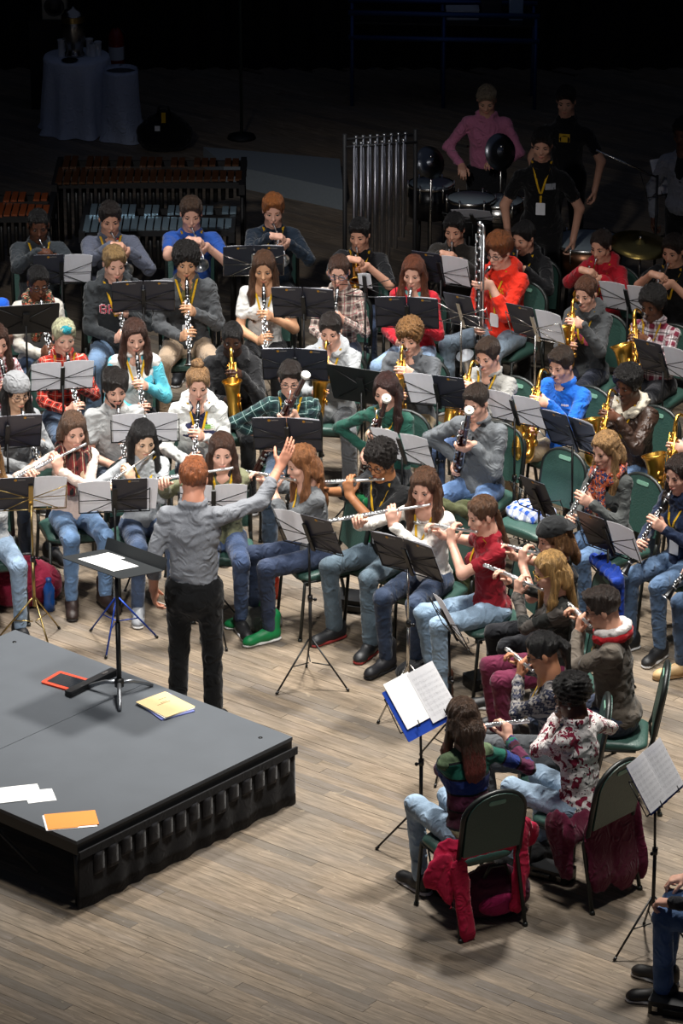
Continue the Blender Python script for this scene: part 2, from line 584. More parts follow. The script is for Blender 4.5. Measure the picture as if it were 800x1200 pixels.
# ------------------------------------------------------------------ shoes (shared)
def make_shoe(kind):
    f = Field()
    f.cone((0, .05, .045), (0, -.02, .05), .042, .042, k=.03)
    f.cone((0, -.02, .045), (0, -.14, .035), .042, .036, k=.03)
    f.ell((0, -.15, .03), (.042, .05, .03), k=.03)
    top = .09 if kind != 'boot' else .18
    f.cone((0, .045, .06), (0, .05, top), .042, .045, k=.03)
    f.cut((0, 0, -1), -.012)
    V, Q, t = f.solve(.013).surface()
    up = np_mesh('shoe_upper', V, Q)
    g = Field()
    g.cone((0, .055, .012), (0, -.16, .012), .048, .044, k=.02, flat=(nv(0, 0, 1), 2.6))
    g.cut((0, 0, -1), 0)
    V, Q, t = g.solve(.012).surface()
    return up, np_mesh('shoe_sole', V, Q)
SHOES = {}
def add_shoe(root, kind, umat, smat, pos, yaw):
    key = (kind, umat.name, smat.name)
    if key not in SHOES:
        a, b = make_shoe(kind); a.materials.append(umat); b.materials.append(smat); SHOES[key] = (a, b)
    a, b = SHOES[key]
    o = link_mesh('shoe', a, [], root); o.location = pos; o.rotation_euler = (0, 0, yaw)
    link_mesh('sole', b, [], o)

# ------------------------------------------------------------------ people
EYE = plain('eye_white', '#d8d2cc', .3); IRIS = plain('dark_iris', '#160f0c', .2)
PEOPLE = {}
_pseed = [11]

def ik(S, W, a, b, hint):
    d = W - S; L = np.linalg.norm(d)
    if L > (a + b) * .985:
        f = L / ((a + b) * .985); a *= f; b *= f
    u = d / L
    x = (a * a - b * b + L * L) / (2 * L); y = math.sqrt(max(a * a - x * x, 0))
    h = hint - u * (hint @ u); h = unit(h)
    return S + u * x + h * y

def hand(f, W, u, n, left, curl=(38, 48, 32), spread=1.0, thumb=1.0):
    u = unit(u); n = unit(n - u * (n @ u)); sd = np.cross(u, n) * (-1 if left else 1)
    offs = (.029, .0098, -.0098, -.028); st = (.088, .092, .087, .077)
    ln = ((.043, .026, .021), (.047, .03, .022), (.043, .028, .021), (.034, .021, .019))
    for i in range(4):
        K = W + u * st[i] + sd * offs[i]
        f.cone(W + sd * offs[i] * .5, K, .0165, .0115, k=.014)
        p = K; ang = 0
        fu = unit(u + sd * offs[i] * 3.0 * spread)
        for j in range(3):
            ang += math.radians(curl[j] * (1 + .12 * i))
            q = p + (fu * math.cos(ang) + n * math.sin(ang)) * ln[i][j]
            f.cone(p, q, .0098 - .001 * j, .0086 - .001 * j, k=.004)
            p = q
    f.ell(W + u * .05 + n * .008, (.022, .022, .022), k=.02)
    b0 = W + u * .018 + sd * .022 + n * .006
    b1 = b0 + unit(sd * .75 * thumb + u * .65 + n * .35) * .042
    b2 = b1 + unit(sd * .25 * thumb + u * .75 + n * .55) * .032
    b3 = b2 + unit(u * .7 + n * .7) * .024
    f.cone(b0, b1, .015, .0115, k=.012); f.cone(b1, b2, .0112, .01, k=.004); f.cone(b2, b3, .01, .0085, k=.004)

def person(desc, hx, hy, inst=None, phi=None, dphi=0, s=1.0, lean=6, pitch=18, yaw=0, roll=0, fem=False, skin='#d9a68c',
           hair=('short', '#2a1d16'), top=None, legs=None, shoes=('sneaker', '#202022', '#dddddd'), lan=True, badge=False,
           glasses=None, hat=None, beard=None, knees=.12, foot=0.0, mode='sit', q=1, label=None, hz=None, legpts=None,
           hands=None, zf=0.0, idir=None, width=1.0, group=None, earring=False):
    _pseed[0] += 7; seed = _pseed[0]
    rnd = random.Random(seed)
    L = math.radians(lean)
    dv = nv(0, -math.sin(L), math.cos(L)); fw = nv(0, -math.cos(L), -math.sin(L))
    hipz = .55 if mode == 'sit' else .94
    hip = nv(0, 0, hipz)
    w = (.88 if fem else 1.0) * width
    waist, chest, shc, nb = hip + dv * .17, hip + dv * .34, hip + dv * .455, hip + dv * .535
    p = math.radians(pitch); ys = math.radians(yaw); rl = math.radians(roll)
    HR = np.array([[1, 0, 0], [0, math.cos(p), -math.sin(p)], [0, math.sin(p), math.cos(p)]])
    RZ = np.array([[math.cos(ys), -math.sin(ys), 0], [math.sin(ys), math.cos(ys), 0], [0, 0, 1]])
    RY = np.array([[math.cos(rl), 0, math.sin(rl)], [0, 1, 0], [-math.sin(rl), 0, math.cos(rl)]])
    HR = RZ @ RY @ HR
    HC = nb + nv(0, -.045, .125) + nv(math.sin(ys), 0, 0) * .01
    hp = lambda x, y, z: HC + HR @ nv(x, y, z)
    M = hp(0, -.094, -.064)
    # ---- where it sits
    hw = at(hx, hy, zf + s * HC[2])
    if phi is None:
        d = COND - hw
        phi = math.degrees(math.atan2(d.x, -d.y))
    phi += dphi
    ph = math.radians(phi); c, sn = math.cos(ph), math.sin(ph)
    ox = hw.x - s * (c * HC[0] - sn * HC[1]); oy = hw.y - s * (sn * HC[0] + c * HC[1])
    root = empty('person', (ox, oy, zf), ph)
    root.scale = (s, s, s)
    MW = Matrix.Translation((ox, oy, zf)) @ Matrix.Rotation(ph, 4, 'Z') @ Matrix.Scale(s, 4)
    info = dict(root=root, MW=MW, phi=phi, desc=desc, s=s)
    iw = {'clarinet': 'clarinet', 'oboe': 'an oboe', 'bassclarinet': 'a tall bass clarinet', 'flute': 'a flute', 'trumpet': 'a trumpet', 'alto': 'a saxophone', 'tenor': 'a saxophone', 'bari': 'a saxophone', 'bassoon': 'a bassoon'}.get(inst)
    tag(root, label or (desc + (' playing ' + iw.replace('clarinet', 'a clarinet', 1 if inst == 'clarinet' else 0) if iw else ' seated behind the sheet music')), 'person', group)
    # ---- instrument and hands
    place = None; curl = {'L': (38, 48, 32), 'R': (38, 48, 32)}; hintL, hintR = nv(.55, .1, -1), nv(-.55, .1, -1)
    H = {}
    def grip(sd, G, t, uh, nh, back=.088, dep=.022):
        t = unit(t); u = uh - t * (uh @ t); u = unit(u); n = np.cross(t, u)
        if n @ nh < 0: n = -n
        H[sd] = (G - u * back - n * dep, u, n)
    if inst in ('clarinet', 'oboe'):
        d = unit(nv(*(idir or (0.0, -.62, -.80))))
        o = M + nv(0, .012, 0)
        y = unit(np.cross(np.cross(d, nv(0, -1, .3)), d))
        place = (inst, o, d, -y, 1.0)
        grip('L', o + d * .26, d, nv(-.35, -1, .3), nv(-1, 0, .15)); grip('R', o + d * .44, d, nv(.35, -1, .3), nv(1, 0, .15))
    elif inst == 'bassclarinet':
        o = M + nv(-.005, .01, 0); place = ('bassclarinet', o, nv(0, 0, 1), nv(0, 1, 0), 1.0)
        G = o + nv(0, -.17, .0)
        grip('L', G + nv(0, 0, -.12), nv(0, 0, 1), nv(-.3, -1, 0), nv(-1, 0, 0)); grip('R', G + nv(0, 0, -.47), nv(0, 0, 1), nv(.3, -1, 0), nv(1, 0, 0))
    elif inst == 'flute':
        d = unit(nv(*(idir or (-.93, -.22, -.22))))
        d = RZ @ d
        o = M + HR @ nv(0, -.014, -.008)
        up = unit(nv(0, -.15, 1) - d * (nv(0, -.15, 1) @ d))
        place = ('flute', o, d, -up, 1.0)
        bk = RZ @ nv(0, 1, 0)
        grip('L', o + d * .19, d, up + bk * .25, bk, .09, .012); grip('R', o + d * .41, d, up - bk * .35, -bk, .092, .012)
        curl = {'L': (42, 50, 35), 'R': (45, 45, 30)}
        hintL, hintR = nv(.5, -.5, -.8), nv(-.8, .5, -.55)
    elif inst == 'trumpet':
        d = unit(nv(*(idir or (0.2, -.92, -.3)))); o = M + nv(0, -.004, 0)
        up = unit(nv(0, 0, 1) - d * d[2]); sx = np.cross(d, up)
        place = ('trumpet', o, d, -up, 1.0)
        grip('L', o + d * .25 - up * .04, up, nv(-.4, -1, 0), nv(-1, 0, 0), .085, .028)
        grip('R', o + d * .24 + up * .02, d, nv(.75, -.3, -.25), nv(.2, 0, -1), .085, .03)
        curl['L'] = (60, 65, 40)
        hintL, hintR = nv(.75, .1, -.8), nv(-.75, .1, -.8)
    elif inst in ('alto', 'tenor', 'bari'):
        sc = {'alto': 1.0, 'tenor': 1.2, 'bari': 1.55}[inst]
        tx, ty = idir or (-16, 20)
        Rm = np.array((Matrix.Rotation(math.radians(tx), 3, 'Y') @ Matrix.Rotation(math.radians(-ty), 3, 'X')))
        o = M + nv(0, .012, 0)
        place = ('sax', o, Rm, None, sc)
        P = lambda x, y, z: o + Rm @ (nv(x, y, z) * sc)
        t = Rm @ nv(0, 0, -1)
        grip('L', P(0, -.155, -.17), t, nv(-.35, -1, .1), nv(-1, 0, .1), .085, .03); grip('R', P(0, -.155, -.36), t, nv(.45, -1, .2), nv(1, 0, 0), .085, .03)
    elif inst == 'bassoon':
        bt, tp = nv(-.25, .06, .44), nv(.13, -.56, 1.26) + nv(*(idir or (0, 0, 0)))
        d = unit(tp - bt)
        place = ('bassoon', bt, d, M, 1.0)
        t0 = (M - bt) @ d
        grip('L', bt + d * (t0 - .12), d, nv(-.3, -1, .1), nv(-1, -.1, 0), .085, .04); grip('R', bt + d * (t0 - .47), d, nv(.2, -1, .2), nv(1, 0, 0), .085, .04)
    if hands:
        for sd, (W, u, n, cu, hint) in hands.items():
            H[sd] = (nv(*W), unit(nv(*u)), unit(nv(*n))); curl[sd] = cu
            if sd == 'L': hintL = nv(*hint)
            else: hintR = nv(*hint)
    if 'L' not in H: H['L'] = (nv(.16, -.38, .66) if mode == 'sit' else nv(.26, -.05, hipz - .13), nv(-.3, -1, -.2) if mode == 'sit' else nv(0, -.15, -1), nv(0, 0, -1) if mode == 'sit' else nv(-1, 0, 0))
    if 'R' not in H: H['R'] = (nv(-.16, -.38, .66) if mode == 'sit' else nv(-.26, -.05, hipz - .13), nv(.3, -1, -.2) if mode == 'sit' else nv(0, -.15, -1), nv(0, 0, -1) if mode == 'sit' else nv(1, 0, 0))
    SH = {'L': shc + nv(.165 * w, .01, -.02), 'R': shc + nv(-.165 * w, .01, -.015)}
    EL = {}
    for sd, hint in (('L', hintL), ('R', hintR)):
        W = H[sd][0]
        far = np.linalg.norm(W - SH[sd]) - .5
        if far > 0: SH[sd] = SH[sd] + unit(W - SH[sd]) * min(far, .07)
        EL[sd] = ik(SH[sd], W, .28, .25, hint)
    info['M'] = M
    # ---- body: head, neck, hands fine; the rest under the clothes coarse
    top = top or {}
    sl = top.get('sleeve', 'long'); slim = .0
    f = Field()
    fs = .94 if fem else 1.0
    f.ell(hp(0, .015, .036), (.074, .094, .081), HR, k=.02)
    f.ell(hp(0, -.028, -.034), (.058 * fs, .06, .078), HR, k=.025)
    f.cone(hp(.05 * fs, .0, -.055), hp(.012, -.062, -.096), .02, .017, k=.02); f.cone(hp(-.05 * fs, .0, -.055), hp(-.012, -.062, -.096), .02, .017, k=.02)
    f.ell(hp(0, -.068, -.097), (.022, .018, .016), HR, k=.018)
    f.cone(hp(-.036, -.066, .02), hp(.036, -.066, .02), .0115, k=.014)
    f.ell(hp(.04, -.055, -.026), (.024, .022, .022), HR, k=.02); f.ell(hp(-.04, -.055, -.026), (.024, .022, .022), HR, k=.02)
    f.ell(hp(.03, -.093, .003), (.014, .012, .009), HR, k=.012, op=-1); f.ell(hp(-.03, -.093, .003), (.014, .012, .009), HR, k=.012, op=-1)
    f.cone(hp(0, -.082, .008), hp(0, -.1, -.028), .0075, .0115, k=.01); f.cone(hp(-.011, -.089, -.031), hp(.011, -.089, -.031), .0075, k=.008)
    f.ell(hp(0, -.082, -.064), (.026, .014, .013), HR, k=.012)
    for sx in (-1, 1): f.ell(hp(sx * .078, .012, -.012), (.008, .018, .03), HR, k=.008)
    f.cone(hp(0, .03, -.05), nb + nv(0, .01, -.0), .05 * (.9 if fem else 1.04), .055 * (.9 if fem else 1.05), k=.03)
    f.cone(nb, nb - dv * .07 + fw * .01, .06, .07, k=.04)
    if top.get('neck') == 'wide': f.cone(nb - dv * .05 + nv(-.07, 0, 0), nb - dv * .05 + nv(.07, 0, 0), .05, k=.04)
    hh = {2: .0078, 1: .0086, 0: .0115}[q]
    V, Q, _ = f.solve(hh).surface()
    VV, QQ, MM = [V], [Q], [np.zeros(len(Q), int)]; n0 = len(V)
    def addp(V, Q, mi):
        nonlocal n0
        VV.append(np.asarray(V, float)); QQ.append(np.asarray(Q) + n0); MM.append(np.full(len(Q), mi)); n0 += len(V)
    for sd in 'LR':
        W, u, n = H[sd]
        g = Field(); hand(g, W, u, n, sd == 'L', curl[sd])
        fd = unit(W - EL[sd])
        st = {'long': W - fd * .07, 'three': EL[sd] + fd * .1, 'short': EL[sd], 'vest': EL[sd], 'elbow': EL[sd]}[sl]
        g.cone(W - fd * .045 if sl != 'long' else st, W, .029, .026, k=.02)
        if sl != 'long':
            ga = Field(); ga.cone(st, W - fd * .02, .038, .027, k=.02)
        if sl in ('short', 'vest', 'elbow'):
            ga.cone(SH[sd] + (EL[sd] - SH[sd]) * .3, EL[sd], .047 * (.9 if fem else 1), .041 * (.9 if fem else 1), k=.02)
        if sl != 'long': V, Q, _ = ga.solve(.012).surface(); addp(V, Q, 0)
        V, Q, _ = g.solve(.0062 if q == 2 else (.007 if q else .0095)).surface(); addp(V, Q, 0)
    g = Field()
    g.cone(hip, waist, .13 * w, .115 * w, k=.05, flat=(fw, 1.4)); g.cone(waist, chest, .115 * w, .14 * w, k=.05, flat=(fw, 1.4))
    g.cone(chest, nb - dv * .05, .13 * w, .05, k=.05, flat=(fw, 1.4))
    for sd in 'LR':
        g.cone(SH[sd], EL[sd], .04, .032, k=.03); g.cone(EL[sd], H[sd][0], .032, .024, k=.02)
    # legs
    sg = {'L': 1, 'R': -1}
    LG = {}
    for sd in 'LR':
        if legpts: LG[sd] = [nv(*x) for x in legpts[sd]]
        elif mode == 'sit':
            kx = sg[sd] * (knees + rnd.uniform(-.015, .015)); ff = foot + rnd.uniform(-.04, .04)
            LG[sd] = [nv(sg[sd] * .085, -.02, .53), nv(kx, -.44, .535), nv(kx * 1.02, -.40 - ff, .1)]
        else:
            LG[sd] = [nv(sg[sd] * .088, 0, .92), nv(sg[sd] * .1, -.02, .5), nv(sg[sd] * .11, .03, .09)]
        a, b, e = LG[sd]
        g.cone(a, b, .065, .045, k=.03); g.cone(b, e, .045, .034, k=.03)
    V, Q, _ = g.solve(.042).surface(); addp(V, Q, 0)
    x = MB()
    for sx in (-1, 1):
        x.ball(hp(sx * .0305, -.0715, .003), (.0135, .0105, .0065), 8, 5, Matrix(HR.tolist()))
    addq = lambda mb, mi: addp(np.array([tuple(v) for v in mb.v]), np.array([fc for fc in mb.f if len(fc) == 4]), mi)
    addq(x, 2); x = MB()
    for sx in (-1, 1):
        x.ball(hp(sx * .0305, -.0768, .0022), (.0082, .0065, .0062), 8, 5, Matrix(HR.tolist()))
        x.tube([hp(sx * .0155, -.0765, .0065), hp(sx * .031, -.083, .0098), hp(sx * .046, -.0745, .0055)], .0024, 5)
    addq(x, 3); x = MB()
    for sx in (-1, 1):
        x.tube([hp(sx * .013, -.0815, .0205), hp(sx * .031, -.0785, .0265), hp(sx * .05, -.063, .0205)], [.0032, .0042, .002], 5)
    addq(x, 4); x = MB()
    x.tube([hp(-.024, -.083, -.063), hp(-.01, -.0955, -.060), hp(0, -.0965, -.0605), hp(.01, -.0955, -.060), hp(.024, -.083, -.063)], [.002, .0045, .0045, .0045, .002], 6)
    x.tube([hp(-.022, -.083, -.066), hp(0, -.0955, -.0695), hp(.022, -.083, -.066)], [.002, .0055, .002], 6)
    addq(x, 1)
    me = np_mesh('body', np.concatenate(VV), np.concatenate(QQ), np.concatenate(MM))
    sk = lin(skin)
    lipc = (min(1, sk[0] * .8), sk[1] * .5, sk[2] * .52)
    lk = 'lips_' + skin.strip('#')
    if lk not in MATS:
        plain(lk, '#888888', .4); b_ = MATS[lk].node_tree; bs = b_.nodes['Principled BSDF']
        for l in list(bs.inputs['Base Color'].links): b_.links.remove(l)
        bs.inputs['Base Color'].default_value = (*lipc, 1)
    hcol = hair[1] if hair[0] != 'none' else '#1a1412'
    bo = link_mesh('body', me, [skin_mat(skin), MATS[lk], EYE, IRIS, hair_mat(hcol)], root)
    # ---- trousers and shoes
    tf = Field(); ease = .008
    tf.ell(hip + nv(0, 0, -.02), (.17 * w, .135, .12), k=.06) if mode == 'sit' else tf.cone(hip + nv(0, 0, .0), hip + nv(0, 0, -.05), .15 * w, .165 * w, k=.06, flat=(nv(0, 1, 0), 1.3))
    for sd in 'LR':
        a, b, e = LG[sd]
        r0 = (.076 if fem else .08) + ease
        tf.cone(a, b, r0, .054 + ease, k=.04); tf.cone(b, e, .052 + ease, .038 + ease + (0.0 if fem else .012), k=.02)
    if mode == 'stand': tf.cut((0, 0, 1), hipz + .055)
    tf.noise.append(folds(seed + 3, .002, (.05, .13))); tf.noise.append(creases(seed + 19, .0045))
    hL = {2: .0165, 1: .023, 0: .03}[q]
    V, Q, tg = tf.solve(hL).surface()
    me = np_mesh('trousers', V, Q)
    link_mesh('trousers', me, legs or denim('#3c5878'), root)
    for sd in 'LR':
        e = LG[sd][2]; b = LG[sd][1]
        dd = nv(e[0] - b[0], e[1] - b[1], 0)
        yw = -sg[sd] * -.2 if not legpts else 0.0
        if legpts and len(legpts.get('yaw', ())) == 2: yw = math.radians(legpts['yaw'][0 if sd == 'L' else 1])
        add_shoe(root, shoes[0], plain('shoe_' + shoes[1].strip('#'), shoes[1], .5), plain('sole_' + shoes[2].strip('#'), shoes[2], .6),
                 (e[0], e[1] - .01, max(0, e[2] - .1)), yw)
    # ---- tops
    tmat = top.get('mat') or cloth('#555555')
    kind = top.get('kind', 'sweater')
    opn = top.get('open')
    tops = []
    def torso(f, gr, low=.0):
        f.cone(hip + nv(0, 0, .02 - low), waist, (.145 + gr) * w, (.134 + gr) * w, k=.05, flat=(fw, 1.32)); f.cone(waist, chest, (.134 + gr) * w, (.15 + gr) * w, k=.05, flat=(fw, 1.4))
        f.cone(chest, nb - dv * .06, (.148 + gr) * w, .066 + gr, k=.05, flat=(fw, 1.4))
        f.cone(SH['R'] + nv(.03, 0, .0), SH['L'] + nv(-.03, 0, .0), .056 + gr, k=.045)
        if fem:
            for sx in (-1, 1): f.ell(chest + nv(sx * .068, 0, -.02) + fw * .085, (.062, .05, .06), k=.05)
    if opn:
        fi = Field(); torso(fi, -.006)
        fi.cone(nb - dv * .05, nb - dv * .02, .075, .068, k=.03)
        V, Q, tg = fi.solve(.016 if q else .024).surface()
        me = np_mesh('shirt', V, Q); me.attributes.new('pat', 'FLOAT_VECTOR', 'POINT').data.foreach_set('vector', fi.pattern(V, tg).ravel())
        link_mesh('shirt', me, opn, root); tops.append(fi)
    ft = Field(); gr = {'tee': -.004, 'sweater': .0, 'shirt': .0, 'hoodie': .008, 'jacket': .008, 'vest': .004}[kind]
    torso(ft, gr, .03 if kind in ('jacket', 'hoodie', 'sweater') else .01)
    if kind in ('jacket', 'hoodie', 'sweater', 'tee'): ft.ell(hip + nv(0, -.0, .01), (.162 * w + gr, .14 + gr, .09), k=.05)
    if mode == 'stand' and kind == 'shirt': ft.cut((0, 0, -1), -(hipz + .035))
    for sd in 'LR':
        S, E, W = SH[sd], EL[sd], H[sd][0]
        a1 = .051 + gr * .8 if not fem else .044 + gr * .8; fd = unit(W - E)
        if sl == 'vest': ft.cone(S, S + (E - S) * .1, a1 + .004, a1, k=.03, tag=1)
        elif sl in ('short', 'elbow'): ft.cone(S, S + (E - S) * (.6 if sl == 'short' else .95), a1 + .006, a1 + .008, k=.03, tag=1)
        else:
            ft.cone(S, E, a1, a1 * .9, k=.035, tag=1)
            eW = W - fd * .012 if sl == 'long' else E + fd * .13
            ft.cone(E, eW, a1 * .88, (.036 + gr * .6) if sl == 'long' else .046, k=.02, tag=1)
            if kind in ('hoodie', 'sweater') and sl == 'long': ft.cone(eW - fd * .03, eW, .038 + gr * .5, .036 + gr * .4, k=.006, tag=1)
    cl = top.get('collar')
    if cl and not opn: ft.cone(nb - dv * .085, nb - dv * .04, .092, .08, k=.03)
    sub = []
    if cl == 'hood':
        for i in range(9):
            a0 = math.radians(-150 + 300 * i / 9); a1_ = math.radians(-150 + 300 * (i + 1) / 9)
            pt = lambda a: nb + nv(math.sin(a) * .098, math.cos(a) * .09 + .01, -.028 + .03 * math.cos(a)) 
            ft.cone(pt(a0), pt(a1_), .027 + .018 * max(0, math.cos(a0)), .027 + .018 * max(0, math.cos(a1_)), k=.02)
        ft.ell(nb + nv(0, .12, -.06), (.1, .05, .08), k=.04)
    elif cl in ('collar', 'stand'):
        for i in range(8):
            a0 = math.radians(-155 + 310 * i / 8); a1_ = math.radians(-155 + 310 * (i + 1) / 8)
            pt = lambda a: nb + nv(math.sin(a) * .074, math.cos(a) * .068 + .004, -.008 + .012 * math.cos(a))
            ft.cone(pt(a0), pt(a1_), .0155, k=.014)
    elif cl == 'crew':
        for i in range(10):
            a0 = math.radians(36 * i); a1_ = math.radians(36 * (i + 1))
            pt = lambda a: nb + nv(math.sin(a) * .082, math.cos(a) * .076, -.036 + .016 * math.cos(a))
            ft.cone(pt(a0), pt(a1_), .014, k=.012)
    if opn:
        wd = top.get('gap', 1.0)
        a = nb + fw * .10 - dv * .0; b = hip + dv * .12 + fw * .19
        ft.cone(a, b, .055 * wd, .06 * wd, k=.012, op=-1)
    elif cl is None:
        ft.cone(nb + dv * .06, nb - dv * .03 + fw * .02, .058, .05, k=.01, op=-1)
    else:
        ft.cone(nb + dv * .07, nb + dv * .01, .056, .052, k=.01, op=-1)
    ft.noise.append(folds(seed, .003)); ft.noise.append(creases(seed + 17, 0.0085 if kind in ('jacket', 'hoodie', 'shirt') else .0062))
    hT = {2: .0125, 1: .0145, 0: .021}[q]
    V, Q, tg = ft.solve(hT).surface()
    nm = {'tee': 'tee_shirt', 'sweater': 'sweater', 'shirt': 'shirt', 'hoodie': 'hoodie', 'jacket': 'jacket', 'vest': 'vest'}[kind]
    me = np_mesh(nm, V, Q)
    me.attributes.new('pat', 'FLOAT_VECTOR', 'POINT').data.foreach_set('vector', ft.pattern(V, tg).ravel())
    topo = link_mesh(nm, me, tmat, root); tops.append(ft)
    if cl == 'shearling' or top.get('scarf'):
        g = Field(); big = cl == 'shearling'
        for i in range(10):
            a0 = math.radians(-160 + 320 * i / 10); a1_ = math.radians(-160 + 320 * (i + 1) / 10)
            pt = lambda a: nb + nv(math.sin(a) * (.1 if big else .088), math.cos(a) * .09 + (.0 if big else -.01), -.02 + .025 * math.cos(a) - (.05 * max(0, -math.cos(a))))
            g.cone(pt(a0), pt(a1_), .033 if big else .036, k=.02)
        if not big:
            for sx in (-1, 1): g.cone(nb + fw * .1 + nv(sx * .03, 0, -.03), chest + fw * .155 + nv(sx * .05, 0, -.08), .032, .04, k=.02, flat=(fw, 1.5))
        g.noise.append(folds(seed + 5, .006, (.03, .08)))
        V, Q, tg = g.solve(.012).surface(); me = np_mesh('scarf', V, Q)
        me.attributes.new('pat', 'FLOAT_VECTOR', 'POINT').data.foreach_set('vector', np.asarray(V, np.float32).ravel())
        link_mesh('collar' if big else 'scarf', me, top.get('scarf') or cloth('#cfc6b4'), root); tops.append(g)
    if top.get('sleeves_mat'):
        g = Field()
        for sd in 'LR':
            S, E, W = SH[sd], EL[sd], H[sd][0]; fd = unit(W - E); a1 = .05
            g.cone(S, E, a1 + .004, a1, k=.03, tag=1); g.cone(E, W - fd * .01, a1, .036, k=.02, tag=1)
        g.noise.append(folds(seed + 9, .004))
        V, Q, tg = g.solve(.0135).surface(); me = np_mesh('sleeves', V, Q)
        me.attributes.new('pat', 'FLOAT_VECTOR', 'POINT').data.foreach_set('vector', g.pattern(V, tg).ravel())
        link_mesh('undershirt', me, top['sleeves_mat'], root)
    fl_ = Field(); torso(fl_, gr)
    if fem or True: fl_.cone(nb - dv * .05, nb - dv * .02, .075, .07, k=.03)
    fl_.solve(.016); tops = [fl_]
    def surf(x, z, back=False):
        y = -.6 if not back else .6
        st = .006 if not back else -.006
        for _ in range(150):
            if min(g.inside((x, y, z)) for g in tops) < 0: return y
            y += st
        return None
    info['surf'] = surf
    if lan:
        zc = nb[2] - .27
        strip = MB()
        z0 = nb[2] - .01
        for sx in (-1, 1):
            pts = []
            for i in range(8):
                t = i / 7
                xx, zz = sx * (.078 * (1 - t) + .006 * t), z0 * (1 - t) + zc * t
                y = surf(xx, zz)
                pts.append(Vector((xx, (y if y is not None else -.1) - .008, zz)))
            wv = Vector((.0085, 0, sx * .003)); nn = Vector((0, -.0025, 0))
            Vs = []; Fs = []
            for pnt in pts: Vs += [pnt - wv, pnt + wv, pnt + wv + nn, pnt - wv + nn]
            for i in range(7):
                for k in range(4): Fs.append((i * 4 + k, i * 4 + (k + 1) % 4, i * 4 + 4 + (k + 1) % 4, i * 4 + 4 + k))
            strip.add(Vs, Fs)
        lo_ = strip.build('lanyard', YELLOW, root)
        if badge:
            y = surf(0, zc - .06); y = (y if y is not None else -.2) - .008
            MB().box((0, y, zc - .045), (.016, .003, .09)).build('strap', YELLOW, lo_)
            MB().plate(rrect(.075, .1, .006, 2), -.0015, .0015, Matrix.Translation((0, y - .003, zc - .13)) @ Matrix.Rotation(math.radians(90), 4, 'X')).build('badge', BADGE, root)
    # ---- hair
    st, hc = hair[0], hair[1]
    if st != 'none':
        hf = Field()
        th = {'short': .011, 'buzz': .003, 'long': .012, 'tied': .008, 'curly': .024, 'afro': .026, 'wavy': .018, 'pony': .009, 'bun': .011, 'braid': .009, 'quiff': .013}[st]
        hf.ell(hp(0, .018, .04), (.076 + th, .096 + th, .082 + th), HR, k=.01)
        if st in ('short', 'curly', 'wavy', 'quiff'):
            hf.ell(hp(0, -.045, .095), (.062, .05, .026 + th * .5), HR, k=.02)
        if st in ('curly', 'afro', 'wavy'): hf.ell(hp(0, .03, .07), (.09, .095, .07), HR, k=.03)
        fx, fz = (-.078, .083) if st not in ('curly', 'wavy') else (-.082, .068)
        nn = HR @ nv(0, -.9, -.43)
        if st in ('long', 'tied', 'pony', 'bun', 'braid'): fx, fz = -.074, .092; nn = HR @ nv(0, -.95, -.31)
        cc = nn @ hp(0, fx, fz)
        hf.cut(nn, cc)
        if st in ('short', 'buzz', 'curly', 'afro', 'quiff', 'wavy'):
            n2 = HR @ nv(0, -.25, -1); hf.cut(n2, unit(n2) @ hp(0, .09, -.075))
        hf2 = None
        if st in ('long',):
            ln = hair[2] if len(hair) > 2 else .3
            hf2 = Field()
            dz = nv(0, 0, -1)
            for sx in (-1, 1):
                a = hp(sx * .071, -.002, .035); b = hp(sx * .083, .004, -.05); e = b + dz * ln * .45 + nv(sx * .012, -.02, 0); g_ = b + dz * ln + nv(-sx * .005, -.05, 0)
                fr = (hair[3] if len(hair) > 3 else 'both')
                hf2.cone(a, b, .018, .026, k=.02)
                if fr == 'both' or (fr == 'L') == (sx > 0):
                    hf2.cone(b, e, .026, .032, k=.02); hf2.cone(e, g_, .032, .02, k=.02)
            a = hp(0, .075, .02); b = hp(0, .095, -.08); e = b + dz * ln * .75 + nv(0, .045, 0)
            hf2.cone(a, b, .07, .075, k=.03, flat=(nv(0, 1, 0), 1.9)); hf2.cone(b, e, .075, .07, k=.03, flat=(nv(0, 1, 0), 2.1))
            for sx in (-1, 1): hf2.cone(hp(sx * .05, .05, 0), hp(sx * .065, .06, -.1), .04, .035, k=.03)
        elif st == 'pony':
            hf2 = Field(); a = hp(0, .115, .05); b = a + nv(0, .05, -.06); e = b + nv(.0, .03, -.16)
            hf2.cone(a, b, .022, .034, k=.02); hf2.cone(b, e, .034, .014, k=.02)
        elif st == 'braid':
            hf2 = Field(); a = hp(0, .1, -.03)
            for i in range(6):
                b = a + nv(.006 * (-1) ** i, .014, -.042); hf2.cone(a, b, .024, .02, k=.008); a = b
        elif st == 'bun':
            hf2 = Field(); hf2.ell(hp(0, .06, .135), (.046, .046, .036), HR, k=.01)
        elif st == 'tied':
            hf2 = Field(); hf2.cone(hp(0, .09, -.03), hp(0, .12, -.14), .03, .02, k=.01)
        am = {'curly': .008, 'afro': .0055, 'wavy': .008}.get(st, .0042)
        lm = {'curly': (.018, .034), 'afro': (.016, .028), 'wavy': (.04, .08)}.get(st, (.02, .045))
        hq = {2: .0086, 1: .0102, 0: .0135}[q]
        hf.noise.append(folds(seed + 1, am, lm, 6, 1.0 if st in ('curly', 'afro') else .35))
        V, Q, _ = hf.solve(hq).surface()
        if hf2:
            hf2.noise.append(folds(seed + 2, .0045, (.014, .04), 6, .1))
            V2, Q2, _ = hf2.solve(hq * 1.15).surface()
            Q = np.concatenate([Q, Q2 + len(V)]); V = np.concatenate([V, V2])
        me = np_mesh('hair', V, Q)
        tip = hair[4] if len(hair) > 4 else None
